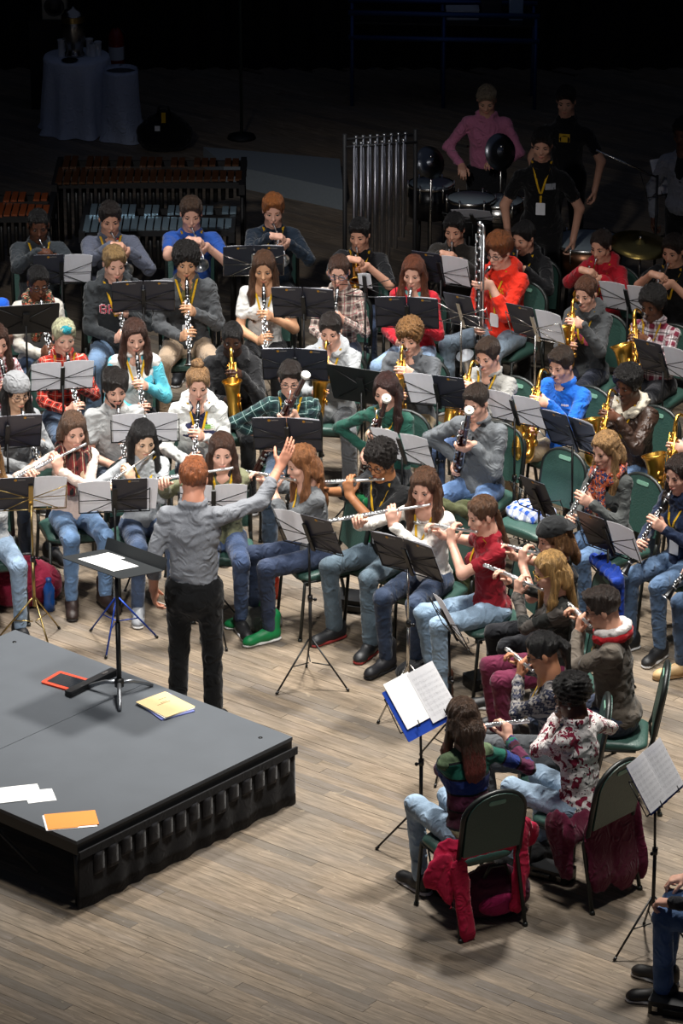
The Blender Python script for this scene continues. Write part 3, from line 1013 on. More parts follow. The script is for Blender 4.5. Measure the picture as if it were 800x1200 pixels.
        link_mesh('hair', me, hair_mat(hc, tip), root)
        if hair[0] != 'none' and top.get('streak'):
            g = Field(); g.ell(hp(0, -.05, .1), (.05, .05, .03), HR, k=.02); g.noise.append(folds(seed, .004, (.02, .04)))
            V, Q, _ = g.solve(.008).surface(); link_mesh('hair_streak', np_mesh('hair_streak', V, Q), hair_mat(top['streak']), root)
    if beard:
        g = Field()
        g.cone(hp(.055, -.005, -.055), hp(.014, -.066, -.098), .02, .021, k=.015); g.cone(hp(-.055, -.005, -.055), hp(-.014, -.066, -.098), .02, .021, k=.015)
        g.cone(hp(-.022, -.083, -.05), hp(.022, -.083, -.05), .008, k=.01)
        g.noise.append(folds(seed + 4, .002, (.01, .02)))
        V, Q, _ = g.solve(.007).surface(); link_mesh('beard', np_mesh('beard', V, Q), hair_mat(beard), root)
    if glasses:
        g = MB()
        for sx in (-1, 1):
            g.tube([hp(sx * .033 + x * .024, -.093 + abs(x * sx + .3) * .004, .0 + z * .016) for x, z in rrect(2, 2, .8, 3)], .0022, 5, closed=True)
            g.tube([hp(sx * .057, -.088, .006), hp(sx * .078, -.04, .006), hp(sx * .08, .01, .002)], .002, 5)
        g.tube([hp(-.01, -.094, .004), hp(.01, -.094, .004)], .002, 5)
        g.build('glasses', plain('glasses_' + glasses.strip('#'), glasses, .3), root)
    if earring:
        g = MB()
        for sx in (-1, 1): g.ball(hp(sx * .088, .008, -.046), .009, 8, 5)
        g.build('earrings', IVORY, root)
    if hat:
        g = Field()
        if hat[0] == 'beanie':
            g.ell(hp(0, .02, .05), (.094, .114, .095), HR, k=.01); n2 = HR @ nv(0, -.35, -1); g.cut(n2, unit(n2) @ hp(0, -.09, .052))
            g.noise.append(folds(seed, .003, (.012, .02)))
        elif hat[0] == 'cap':      # worn backwards
            g.ell(hp(0, .018, .052), (.093, .113, .091), HR, k=.01); n2 = HR @ nv(0, -.1, -1); g.cut(n2, unit(n2) @ hp(0, -.09, .05))
            g.cone(hp(-.045, .11, .045), hp(.045, .11, .045), .055, k=.01, flat=(HR @ nv(0, .12, 1), 7))
        V, Q, _ = g.solve(.008).surface(); link_mesh('hat', np_mesh('hat', V, Q), cloth(hat[1]), root)
    # ---- instrument object
    if place: info['inst'] = put_instrument(place, info)
    info['HR'] = HR; info['HC'] = HC; info['hp'] = hp
    PEOPLE[desc] = info
    return info
# ------------------------------------------------------------------ instruments (each kind modelled once, copied per player)
def keys_line(mb, z0, z1, n, r=.0065, y=-.0165, rod=True, rx=.006, h=.004):
    for i in range(n):
        z = z0 + (z1 - z0) * i / max(1, n - 1)
        M = Matrix.Translation((rx * (1 if i % 3 == 1 else (-1 if i % 3 == 2 else 0)), y, z)) @ Matrix.Rotation(math.radians(90), 4, 'X')
        mb.lathe([(0, -h), (r * (1 + .25 * (i % 2)), -h), (r * (1 + .25 * (i % 2)), h), (0, h)], 8, M=M)
    if rod:
        for sx in (-1, 1):
            mb.tube([(sx * .011, y * .75, z0), (sx * .011, y * .75, z1)], .0022, 5)

def mk_clarinet(oboe=False):
    r = empty('oboe' if oboe else 'clarinet')
    k = .72 if oboe else 1.0
    MB().lathe([(.002, 0), (.006, .004), (.0125 * k, .05), (.0132 * k, .09)], 12, cap=True).build('mouthpiece', BLACKWOOD, r)
    MB().lathe([(.0138 * k, .042), (.0152 * k, .044), (.0155 * k, .074), (.014 * k, .076)], 12).build('ligature', SILVER, r)
    MB().lathe([(.0132 * k, .088), (.0165 * k, .09), (.0158 * k, .12), (.0165 * k, .152), (.0135 * k, .155)], 12).build('barrel', BLACKWOOD, r)
    MB().lathe([(.0135 * k, .153), (.0135 * k, .385)], 12).build('upper_joint', BLACKWOOD, r)
    MB().lathe([(.0145 * k, .383), (.0145 * k, .575)], 12).build('lower_joint', BLACKWOOD, r)
    b = MB().lathe([(.0165 * k, .572), (.0165 * k, .59), (.02 * k, .615), (.027 * k, .645), (.035 * k, .662), (.032 * k, .662), (.022 * k, .64), (.012 * k, .6)], 16).build('bell', BLACKWOOD, r)
    g = MB()
    for z, rr in ((.09, .017), (.153, .0172), (.385, .016), (.573, .0175)):
        g.lathe([(rr * k - .002, z - .004), (rr * k + .0008, z - .003), (rr * k + .0008, z + .003), (rr * k - .002, z + .004)], 12)
    g.build('joint_rings', SILVER, r)
    MB().lathe([(.0325 * k, .658), (.0365 * k, .659), (.0365 * k, .665), (.032 * k, .665)], 16).build('bell_ring', SILVER, b)
    g = MB(); keys_line(g, .18, .37, 11, .007, -.017 * (k + .15)); keys_line(g, .40, .56, 9, .0075, -.018 * (k + .15))
    for i in range(7):
        z = .2 + i * .05
        g.box((.016 * k, -.004, z), (.007, .007, .028)); g.box((-.016 * k, -.006, z + .02), (.007, .007, .02))
    g.build('keywork', SILVER, r)
    return r

def mk_flute():
    r = empty('flute')
    MB().lathe([(.004, -.075), (.0098, -.074), (.0098, -.058), (.0092, -.055), (.0098, .12), (.011, .122), (.011, .145)], 12, cap=True).build('head_joint', SILVER, r)
    MB().plate(rrect(.026, .034, .011, 4), 0, .005, Matrix.Translation((0, -.009, 0)) @ Matrix.Rotation(math.radians(90), 4, 'X')).build('lip_plate', SILVER, r)
    MB().lathe([(.0104, .145), (.0098, .15), (.0098, .50), (.0108, .502), (.0108, .515)], 12).build('body_tube', SILVER, r)
    MB().lathe([(.0098, .515), (.0098, .60), (.0108, .602), (.0108, .608), (.008, .608)], 12).build('foot_joint', SILVER, r)
    g = MB(); keys_line(g, .17, .49, 17, .0088, -.0135, True, .0015, .003); keys_line(g, .53, .59, 3, .0088, -.0135, True, .0015, .003)
    for z in (.2, .27, .36, .44): g.box((.012, -.008, z), (.012, .006, .03))
    g.build('keywork', SILVER, r)
    return r

def arc(c, r, a0, a1, n, u, v):
    c, u, v = Vector(c), Vector(u), Vector(v)
    return [c + u * r * math.cos(math.radians(a0 + (a1 - a0) * i / n)) + v * r * math.sin(math.radians(a0 + (a1 - a0) * i / n)) for i in range(n + 1)]

def mk_trumpet(mat):
    r = empty('trumpet')
    MB().lathe([(.011, -.004), (.0135, -.003), (.0135, .002), (.008, .02), (.005, .03), (.0055, .085)], 12).build('mouthpiece', SILVER, r)
    MB().tube([(0, 0, .08), (0, 0, .36)] + arc((0, .03, .36), .03, -90, 90, 8, (0, 0, 1), (0, 1, 0)) + [(0, .06, .27)], .006, 8).build('lead_pipe', mat, r)
    bell = [(.0, .06, .2), (.02, .06, .12)] + arc((.045, .03, .11), .03, 90, 270, 8, (0, 0, 1), (0, 1, 0)) + [(.045, 0, .2), (.045, 0, .32), (.045, 0, .38), (.045, 0, .43), (.045, 0, .46), (.045, 0, .478), (.045, 0, .484)]
    n = len(bell)
    rad = [.006] * (n - 6) + [.008, .0115, .018, .031, .05, .061]
    MB().tube(bell, rad, 16, cap=False).build('bell', mat, r)
    MB().lathe([(.059, .482), (.0625, .481), (.0625, .487), (.059, .487)], 18, M=Matrix.Translation((.045, 0, 0))).build('bell_rim', mat, r)
    for z in (.198, .226, .254):
        v = MB().tube([(.022, -.045, z), (.022, .085, z)], .012, 10).build('valve', mat, r)
        g = MB().tube([(.022, -.066, z), (.022, -.045, z)], .0035, 6); g.tube([(.022, -.07, z), (.022, -.064, z)], .008, 8); g.build('valve_button', SILVER, v)
    MB().tube([(.02, .06, .18), (.012, .06, .14), (-.006, .06, .14), (-.006, .06, .19)], .005, 8).build('tuning_slide', mat, r)
    return r

def mk_sax(scale_name):
    r = empty(scale_name)
    MB().tube([(0, .0, 0), (0, -.03, .005), (0, -.08, .013)], [.005, .012, .0125], 10).build('mouthpiece', BLACKWOOD, r)
    MB().tube([(0, -.035, .0055), (0, -.06, .0095)], .0142, 10).build('ligature', SILVER, r)
    MB().tube([(0, -.075, .012), (0, -.1, .024), (0, -.125, .028), (0, -.146, .016), (0, -.155, -.012), (0, -.155, -.045)], [.008, .009, .01, .011, .0115, .0125], 12).build('neck', GOLD, r)
    MB().tube([(0, -.155, -.04), (0, -.155, -.25), (0, -.155, -.47)], [.013, .022, .031], 14, cap=False).build('body_tube', GOLD, r)
    MB().tube(arc((0, -.21, -.47), .055, 0, -180, 10, (0, 1, 0), (0, 0, 1)), [.031 + .0008 * i for i in range(11)], 14, cap=False).build('bow', GOLD, r)
    bl = [(0, -.265, -.47), (0, -.268, -.38), (0, -.276, -.31), (0, -.288, -.262), (0, -.297, -.238), (0, -.302, -.228)]
    b = MB().tube(bl, [.039, .044, .05, .058, .067, .072], 18, cap=False); b.tube(list(reversed(bl)), [.0715, .065, .055, .046, .04, .035], 18, cap=False)
    bo = b.build('bell', GOLD, r)
    Mr = Matrix.Translation((0, -.302, -.228)) @ Vector((0, -.4, 1)).to_track_quat('Z', 'Y').to_matrix().to_4x4()
    MB().lathe([(.069, -.003), (.0745, -.002), (.0745, .004), (.069, .004)], 20, M=Mr).build('bell_rim', GOLD, bo)
    g = MB()
    for i in range(10):
        z = -.09 - i * .037; rr = .011 + .0012 * i; y = -.155 - (.014 + .0016 * i) - .006
        M = Matrix.Translation((.004 * (-1) ** i, y, z)) @ Matrix.Rotation(math.radians(90), 4, 'X')
        g.lathe([(0, -.003), (rr, -.003), (rr, .004), (rr * .6, .006), (0, .006)], 10, M=M)
    for i in range(5):
        M = Matrix.Translation((.03 + .004 * i, -.165, -.12 - .075 * i)) @ Matrix.Rotation(math.radians(90), 4, 'Y')
        rr = .012 + .002 * i
        g.lathe([(0, -.004), (rr, -.004), (rr, .004), (0, .004)], 10, M=M)
    for sx in (-.02, .022, .03): g.tube([(sx, -.175, -.08), (sx * 1.1, -.185, -.45)], .0032, 6)
    for i in range(4): g.tube([(-.03, -.165, -.1 - .03 * i), (-.04, -.15, -.11 - .03 * i)], .006, 6)
    for y, z in ((-.275, -.40), (-.285, -.34)):
        M = Matrix.Translation((.05, y, z)) @ Matrix.Rotation(math.radians(90), 4, 'Y'); g.lathe([(0, -.004), (.024, -.004), (.024, .004), (0, .004)], 12, M=M)
    g.build('keywork', GOLD, r)
    MB().tube([(0, -.185, -.33), (0, -.235, -.33)], .004, 6).build('bell_brace', GOLD, r)
    return r

def mk_bassoon(M):
    """M: mouth position in the instrument frame (z along the joints)"""
    r = empty('bassoon')
    f = Field(); f.cone((0, 0, .0), (0, 0, .37), .031, .031, k=.01, flat=(nv(0, 1, 0), 1.35))
    V, Q, _ = f.solve(.009).surface(); link_mesh('boot_joint', np_mesh('boot', V, Q), MAPLE, r)
    MB().lathe([(.012, .36), (.0185, .365), (.018, .60), (.016, .78), (.0185, .785), (.0185, .80), (.01, .80)], 12, M=Matrix.Translation((-.016, 0, 0)), cap=True).build('wing_joint', MAPLE, r)
    MB().lathe([(.014, .36), (.0195, .365), (.0185, .62), (.017, .90)], 12, M=Matrix.Translation((.018, 0, 0))).build('bass_joint', MAPLE, r)
    b = MB().lathe([(.021, .88), (.0225, .885), (.0225, .92), (.0175, .95), (.019, 1.04), (.0245, 1.075), (.0245, 1.09)], 14, M=Matrix.Translation((.018, 0, 0))).build('bell_joint', MAPLE, r)
    MB().lathe([(.0245, 1.086), (.034, 1.092), (.034, 1.112), (.031, 1.117), (.017, 1.117), (.015, 1.08)], 16, M=Matrix.Translation((.018, 0, 0))).build('bell_ring', IVORY, b)
    g = MB()
    for z in (.365, .78, .885): g.lathe([(.02, z - .007), (.0225, z - .006), (.0225, z + .006), (.02, z + .007)], 12, M=Matrix.Translation((-.016 if z == .78 else .018, 0, 0)))
    for i in range(11): g.ball((-.018 if i % 2 else .02, -.022, .1 + i * .065), (.011, .006, .014), 8, 4)
    for i in range(5): g.ball((.0, -.03, .12 + .05 * i), (.013, .006, .013), 8, 4)
    for sx in (-.032, .036): g.tube([(sx, -.008, .08), (sx, -.008, .75)], .0028, 5)
    g.build('keywork', SILVER, r)
    s0 = Vector((-.016, 0, .79)); M = Vector(M)
    pts = [s0, s0 + Vector((-.004, .0, .06)), s0 + Vector((-.01, .03, .085)) * 1.0, s0.lerp(M, .55) + Vector((0, 0, .05)), M.lerp(s0, .18) + Vector((0, 0, .01)), M]
    MB().tube(pts[:5], [.0045, .0045, .004, .0035, .003], 8).build('bocal', SILVER, r)
    MB().tube(pts[4:], [.004, .006], 6, flat=(1, 0, 0)).build('reed', plain('cane_reed', '#c9a45e', .5), r)
    return r

def mk_bassclarinet():
    r = empty('bass_clarinet')
    MB().tube([(0, 0, 0), (0, -.035, -.012), (0, -.075, -.028)], [.005, .014, .0145], 10).build('mouthpiece', BLACKWOOD, r)
    MB().tube([(0, -.03, -.01), (0, -.058, -.021)], .0165, 10).build('ligature', SILVER, r)
    MB().tube([(0, -.07, -.026), (0, -.115, -.05), (0, -.145, -.03), (0, -.15, .05), (.032, -.16, .2), (.034, -.17, .3)] + arc((.017, -.17, .33), .017, 0, 180, 6, (1, 0, 0), (0, 0, 1)), [.012] * 6 + [.012] * 7, 10).build('neck_tube', SILVER, r)
    MB().tube([(0, -.17, .33), (0, -.17, -.15)], .02, 14).build('upper_joint', BLACKWOOD, r)
    MB().tube([(0, -.17, -.15), (0, -.17, -.62)], .0215, 14).build('lower_joint', BLACKWOOD, r)
    MB().tube([(.036, -.17, .28), (.036, -.17, -.55)], .0095, 10).build('return_tube', SILVER, r)
    b = [(0, -.17, -.62), (0, -.17, -.70)] + arc((0, -.235, -.72), .065, 0, -150, 8, (0, 1, 0), (0, 0, 1)) + [(0, -.31, -.66), (0, -.335, -.61)]
    MB().tube(b, [.0215, .023] + [.024 + .001 * i for i in range(9)] + [.045, .068], 16, cap=False).build('bell', SILVER, r)
    g = MB()
    for i in range(19):
        z = .27 - i * .045
        g.ball((.012 * (-1) ** i, -.193, z), (.014, .007, .012), 8, 4)
        if i % 2: g.box((-.024, -.175, z), (.008, .012, .03))
    for sx in (-.022, .024): g.tube([(sx, -.188, .28), (sx, -.188, -.58)], .003, 5)
    g.ball((.0, -.17, .355), .02, 10, 6); g.ball((.005, -.18, .3), .016, 10, 6)
    g.build('keywork', SILVER, r)
    MB().tube([(0, -.17, -.70), (0, -.17, -1.1)], .005, 6).build('floor_peg', SILVER, r)
    return r

INST_CAT = {'clarinet': 'clarinet', 'oboe': 'oboe', 'flute': 'flute', 'trumpet': 'trumpet', 'sax': 'saxophone', 'bassoon': 'bassoon', 'bassclarinet': 'bass clarinet'}
def put_instrument(place, info):
    kind, o, a, b, sc = place
    key = kind
    desc = info['desc']
    mat_ = Matrix
    if kind in ('clarinet', 'oboe', 'flute', 'trumpet'):
        z = unit(a); y = unit(b - z * (b @ z)); x = np.cross(y, z)
        L = basis(x, y, z, o)
    elif kind == 'sax':
        L = basis(a[:, 0], a[:, 1], a[:, 2], o) @ Matrix.Scale(sc, 4)
        key = 'sax_%s' % sc
    elif kind == 'bassclarinet': L = Matrix.Translation(o)
    elif kind == 'bassoon':
        z = unit(a); m = b - o; y = unit(m - z * (m @ z)); x = np.cross(y, z)
        L = basis(x, y, z, o); key = 'bassoon' + desc
    gold = info.get('gold')
    if kind == 'trumpet': key = 'trumpet_gold' if desc in GOLD_TRUMPETS else 'trumpet_silver'
    if key not in PROTO:
        if kind == 'clarinet': r = mk_clarinet()
        elif kind == 'oboe': r = mk_clarinet(True)
        elif kind == 'flute': r = mk_flute()
        elif kind == 'trumpet': r = mk_trumpet(GOLD if key.endswith('gold') else SILVER)
        elif kind == 'sax': r = mk_sax({1.0: 'alto_saxophone', 1.2: 'tenor_saxophone', 1.55: 'baritone_saxophone'}[sc])
        elif kind == 'bassclarinet': r = mk_bassclarinet()
        else: r = mk_bassoon((L.inverted() @ Vector(b)))
        PROTO[key] = r; root = r
    else: root = copy_tree(PROTO[key])
    root.matrix_world = info['MW'] @ L
    word = {'clarinet': 'black clarinet with silver keys', 'oboe': 'slim black oboe with silver keys', 'flute': 'silver flute', 'trumpet': ('gold' if key.endswith('gold') else 'silver') + ' trumpet', 'sax': 'gold saxophone',
            'bassoon': 'dark red bassoon', 'bassclarinet': 'tall black and silver bass clarinet'}[kind]
    tag(root, '%s played by %s' % (word, desc), INST_CAT[kind], {'flute': 'flutes', 'clarinet': 'clarinets', 'trumpet': 'trumpets', 'sax': 'saxophones', 'bassoon': 'bassoons'}.get(kind))
    return root

# ------------------------------------------------------------------ banquet chairs
def make_chair():
    r = empty('banquet_chair')
    f = Field(); f.cone((-.14, -.04, .44), (.14, -.04, .44), .2, k=.02, flat=(nv(0, 0, 1), 5.2))
    f.pr.clear()
    f.ell((0, -.045, .442), (.27, .27, .05), k=.02)
    for n, c in (((1, 0, 0), .215), ((-1, 0, 0), .215), ((0, 1, 0), .17), ((0, -1, 0), .25), ((0, 0, -1), -.415)): f.cut(n, c)
    V, Q, _ = f.solve(.016).surface(); link_mesh('seat', np_mesh('seat', V, Q), GREENPAD, r)
    R = Matrix.Rotation(math.radians(-10), 4, 'X'); T = Matrix.Translation((0, .2, .50)) @ R
    out = []
    W, Hh = .2, .42
    for i in range(13):
        a = math.pi * i / 12
        out.append((W * math.cos(a) * (1 - .0 * math.sin(a)), Hh - .15 + .15 * math.sin(a)))
    pad = [(.185, .02)] + [(x * .94, y) for x, y in out] + [(-.185, .02)]
    b = MB().plate(pad, -.022, .014, T @ Matrix.Rotation(math.radians(90), 4, 'X')).build('backrest', GREENPAD, r)
    slot = rrect(.11, .028, .012, 3, 0, .365)
    MB().plate(slot, -.026, .018, T @ Matrix.Rotation(math.radians(90), 4, 'X')).build('hand_slot', plain('pale_green_trim', '#7fae98', .5), b)
    P = lambda x, y: T @ Vector((x, 0, y))
    fr = [P(.2, -.02)] + [P(x, y) for x, y in out] + [P(-.2, -.02)]
    MB().tube(fr, .016, 8).build('back_frame', FRAME, r)
    for sx in (-1, 1):
        g = MB().tube([P(sx * .2, 0.0), (sx * .205, .17, .42), (sx * .215, .26, .0)], .0125, 8); g.tube([(sx * .215, .255, .02), (sx * .215, .262, .0)], .016, 8)
        g.build('leg', FRAME, r)
        g = MB().tube([(sx * .205, .1, .425), (sx * .205, -.22, .42), (sx * .215, -.26, .0)], .0125, 8); g.tube([(sx * .215, -.258, .02), (sx * .215, -.262, .0)], .016, 8)
        g.build('leg', FRAME, r)
    MB().tube([(-.205, -.2, .40), (.205, -.2, .40)], .011, 6).build('stretcher', FRAME, r)
    return r
def chair_at(mw_loc, phi, label, z=0, scale=1.0):
    if 'chair' not in PROTO: PROTO['chair'] = make_chair(); root = PROTO['chair']
    else: root = copy_tree(PROTO['chair'])
    root.location = mw_loc; root.rotation_euler = (0, 0, math.radians(phi))
    tag(root, label, 'chair', 'green banquet chairs of the band')
    return root
def seat_chair(info, dy=.03):
    ph = math.radians(info['phi']); o = info['root'].location
    return chair_at((o.x - math.sin(ph) * dy, o.y + math.cos(ph) * dy, o.z), info['phi'], 'green padded banquet chair under ' + info['desc'])

# ------------------------------------------------------------------ music stands, folders, sheets
def paper_mat():
    m, nt, b = new_mat('printed_music')
    tc = node(nt, 'ShaderNodeTexCoord'); sp = node(nt, 'ShaderNodeSeparateXYZ', {0: tc.outputs['Object']})
    x, y = sp.outputs[0], sp.outputs[1]
    sysm = band(nt, y, .034, .25, .80, .1)
    ln = band(nt, y, .0042, 0, .25)
    xm = mth(nt, 'LESS_THAN', mth(nt, 'ABSOLUTE', x), .098); ym = mth(nt, 'LESS_THAN', mth(nt, 'ABSOLUTE', mth(nt, 'ADD', y, .01)), .13)
    nz = node(nt, 'ShaderNodeTexNoise', {'Vector': tc.outputs['Object'], 'Scale': 160.0, 'Detail': 1.0})
    nt_ = mth(nt, 'GREATER_THAN', nz.outputs['Fac'], .58)
    f = mth(nt, 'MULTIPLY', mth(nt, 'MULTIPLY', sysm, mth(nt, 'MULTIPLY', xm, ym)), mth(nt, 'MAXIMUM', mth(nt, 'MULTIPLY', ln, .55), mth(nt, 'MULTIPLY', nt_, .7)))
    sn = node(nt, 'ShaderNodeSeparateXYZ', {0: tc.outputs['Normal']})
    f = mth(nt, 'MULTIPLY', f, mth(nt, 'MULTIPLY', mth(nt, 'GREATER_THAN', sn.outputs[2], .2), .5))
    col = mix(nt, f, lin('#f1f1f3'), lin('#26262b'))
    nt.links.new(col, b.inputs['Base Color']); b.inputs['Roughness'].default_value = .7
    tr = node(nt, 'ShaderNodeBsdfTranslucent', {'Color': (.85, .85, .88, 1)}); mx = node(nt, 'ShaderNodeMixShader', {0: .35}); out = nt.nodes['Material Output']
    nt.links.new(b.outputs[0], mx.inputs[1]); nt.links.new(tr.outputs[0], mx.inputs[2]); nt.links.new(mx.outputs[0], out.inputs['Surface'])
    return m
PAPER = paper_mat()
def sheet_mesh(w, h, th=.0012, bend=.012):
    mb = MB(); n = 5; V = []; F = []
    for k, zz in enumerate((0, th)):
        for j in range(2):
            for i in range(n + 1):
                t = i / n
                V.append(((t - .5) * w, (j - .5) * h, zz + bend * math.sin(math.pi * t) * (.4 + .6 * j)))
    m = n + 1
    for i in range(n):
        F.append((i + 1, i, m + i, m + i + 1)); F.append((2 * m + i, 2 * m + i + 1, 3 * m + i + 1, 3 * m + i))
        F.append((i, i + 1, 2 * m + i + 1, 2 * m + i)); F.append((m + i + 1, m + i, 3 * m + i, 3 * m + i + 1))
    F.append((0, 2 * m, 3 * m, m)); F.append((n, m + n, 3 * m + n, 2 * m + n))
    return mb.add(V, F, False).mesh('sheet')
def folder_obj(Mx, covers, label, mat=None, w=.235, h=.31):
    """covers: list of (u, side) panels"""
    r = empty('music_folder', mat=Mx)
    for u in covers:
        rot = Matrix.Rotation(math.radians(4 if u > 0 else -4 if u < 0 else 0), 4, 'Y')
        c = MB().plate(rrect(w, h, .006, 2), -.003, 0, Matrix.Translation((u, 0, 0)) @ rot).build('cover', mat or FOLDER, r)
        if mat is None:
            em = [(.0 + .011 * math.cos(a * .7854), .011 * math.sin(a * .7854)) for a in range(8)]
            T = Matrix.Translation((u, 0, 0)) @ rot @ Matrix.Translation((-.0, h * .42, -.0042))
            MB().plate(em, 0, .001, T).build('emblem', plain('gold_print', '#c08a28', .5), c)
            g = MB(); xs = [.016 + .0065 * i for i in range(8)]
            for i, x in enumerate(xs): g.plate([(x - .0022, -.004), (x + .0022, -.004), (x + .0022, .004 + .002 * (i % 3 == 0)), (x - .0022, .004 + .002 * (i % 3 == 0))], 0, .001, T)
            g.build('lettering', plain('grey_print', '#8d8a88', .5), c)
    tag(r, label, 'folder', 'music folders on the stands')
    return r
SHEETS = {}
def sheet_obj(Mx, w, h, label, group='sheet music on the stands', blank=False):
    k = (round(w, 3), round(h, 3), blank)
    if k not in SHEETS:
        me = sheet_mesh(w, h, bend=.002 if blank else .012); me.materials.append(PAPER_BLANK if blank else PAPER); SHEETS[k] = me
    o = bpy.data.objects.new('sheet_music', SHEETS[k]); COL.objects.link(o)
    o.matrix_world = Mx
    tag(o, label, 'sheet music', group)
    return o

def wire_stand(H, tilt, wmat, lmat, solid=False, legmat=None, a0=0.0, r_leg=.27, low=.33):
    """stand whose desk centre is at height H; local +y is the player's side"""
    r = empty('music_stand')
    tau = math.radians(tilt)
    v = Vector((0, -math.sin(tau), math.cos(tau))); n = Vector((0, math.cos(tau), math.sin(tau))); x = Vector((1, 0, 0))
    c = Vector((0, 0, H))
    legmat = legmat or lmat
    MB().tube([(0, 0, low - .06), (0, 0, .62)], .0115, 8).build('lower_pole', lmat, r)
    MB().tube([(0, 0, .58), (0, -.012, H - .05)], .008, 8).build('upper_pole', lmat, r)
    g = MB().tube([(0, 0, .6), (0, 0, .64)], .017, 8); g.tube([(0, 0, .62), (.035, 0, .62)], .006, 6); g.ball((.04, 0, .62), .012, 8, 5)
    g.build('clamp', BLACKPLASTIC, r)
    for k in range(3):
        a = math.radians(a0 + 120 * k); dx, dy = math.cos(a), math.sin(a)
        lg = MB().tube([(dx * .012, dy * .012, low), (dx * r_leg, dy * r_leg, .012)], .0065, 6).build('leg', legmat, r)
        MB().tube([(dx * .012, dy * .012, low - .17), (dx * r_leg * .55, dy * r_leg * .55, .165)], .004, 5).build('brace', legmat, lg)
        MB().tube([(dx * (r_leg - .01), dy * (r_leg - .01), .02), (dx * (r_leg + .006), dy * (r_leg + .006), .004)], .0095, 6).build('rubber_foot', BLACKPLASTIC, lg)
    P = lambda a, b, d=0.0: c + x * a + v * b + n * d
    if solid:
        Mx = basis(x, v, n, c)
        MB().plate(rrect(.50, .34, .02, 3), -.003, 0, Mx).build('desk', wmat, r)
        MB().box(P(0, -.168, .03), (.50, .06, .003), basis(x, v, n).to_3x3() @ Matrix.Rotation(math.radians(90), 3, 'X')).build('ledge', wmat, r)
        g = MB().box(P(0, 0, -.012), (.05, .16, .02), basis(x, v, n).to_3x3())
        g.tube([P(-.2, .14, -.006), P(.2, -.14, -.006)], .004, 5); g.tube([P(.2, .14, -.006), P(-.2, -.14, -.006)], .004, 5)
        g.build('bracket', wmat, r)
    else:
        g = MB(); w, hh = .235, .11
        g.tube([P(-w, -hh, -.008), P(w, -hh, -.008)], .0045, 5)
        for sx in (-1, 1):
            g.tube([P(0, -.0, -.01), P(sx * w, hh, -.009)], .0036, 5); g.tube([P(0, -.0, -.01), P(sx * w * .8, -hh, -.009)], .0036, 5)
            g.tube([P(sx * w, hh, -.009), P(sx * w, hh + .0, .0)], .0036, 5)
            g.tube([P(sx * w, -hh, -.009), P(sx * w, hh, -.009)], .0036, 5)
            g.tube([P(sx * .11, -hh, -.008), P(sx * .11, -hh - .008, .03), P(sx * .11, -hh + .03, .034)], .0036, 5)
        g.tube([P(-w, hh * .1, -.009), P(w, hh * .1, -.009)], .003, 5)
        g.build('desk_frame', wmat, r)
        MB().box(P(0, 0, -.013), (.03, .25, .012), basis(x, v, n).to_3x3()).build('desk_spine', wmat, r)
    return r, c, x, v, n

def stand(px, py, phi, who, kind, H=1.12, tilt=26, wm=None, lm=None, legm=None, solid=False, a0=None, blank=False, zf=0.0, sw=.215, sh=.29, label=None):
    loc = at(px, py, zf + H); loc.z = zf
    wm = wm or BLACKMETAL; lm = lm or wm
    a0 = a0 if a0 is not None else (hash((px, py)) % 120)
    r, c, x, v, n = wire_stand(H, tilt, wm, lm, solid, legm, a0)
    r.location = loc; r.rotation_euler = (0, 0, math.radians(phi))
    mw = Matrix.Translation(loc) @ Matrix.Rotation(math.radians(phi), 4, 'Z')
    col = 'blue legged' if legm is BLUEMETAL else ('chrome' if wm is CHROME else 'brass' if wm is BRASSY else 'black')
    tag(r, label or '%s %s music stand in front of %s' % (col, 'solid desk' if solid else 'folding wire', who), 'music stand', 'music stands')
    base = mw @ basis(x, v, n, c)
    lift = -.11 + .155 if not solid else .0
    T = lambda u, dv=0.0, dn=0.0, rot=0.0: base @ Matrix.Translation((u, lift + dv, .004 + dn)) @ Matrix.Rotation(math.radians(rot), 4, 'Z')
    sl = lambda w: 'white %s on the stand before %s' % (w, who)
    fl = lambda: 'black music folder on the stand before %s' % who
    if kind == 'BB': folder_obj(T(0), (-.12, .12), fl()); sheet_obj(T(-.118, -.004, .006), sw, sh, sl('left music sheet'), blank=blank); sheet_obj(T(.118, .0, .006), sw, sh, sl('right music sheet'), blank=blank)
    elif kind == 'BW': folder_obj(T(-.10), (0,), fl()); sheet_obj(T(.125, -.015, .008, -4), sw, sh, sl('music sheet'), blank=blank)
    elif kind == 'WB': folder_obj(T(.10), (0,), fl()); sheet_obj(T(-.125, -.015, .008, 4), sw, sh, sl('music sheet'), blank=blank)
    elif kind == 'WW': sheet_obj(T(-.115, -.03, .002, 1), sw, sh * .94, sl('left music sheet'), blank=blank); sheet_obj(T(.115, -.028, .002, -1), sw, sh * .94, sl('right music sheet'), blank=blank)
    elif kind == 'W': sheet_obj(T(0, 0, .002, 2), sw, sh, sl('single music sheet'), blank=blank)
    elif kind == 'B': folder_obj(T(0), (0,), fl())
    elif kind == 'WBW':
        folder_obj(T(.10, .0, .002), (0,), fl()); sheet_obj(T(-.13, -.02, .004, 2), sw, sh, sl('left music sheet')); sheet_obj(T(.2, -.01, .008, -3), sw * .8, sh, sl('right music sheet'))
    return r, mw, (c, x, v, n)
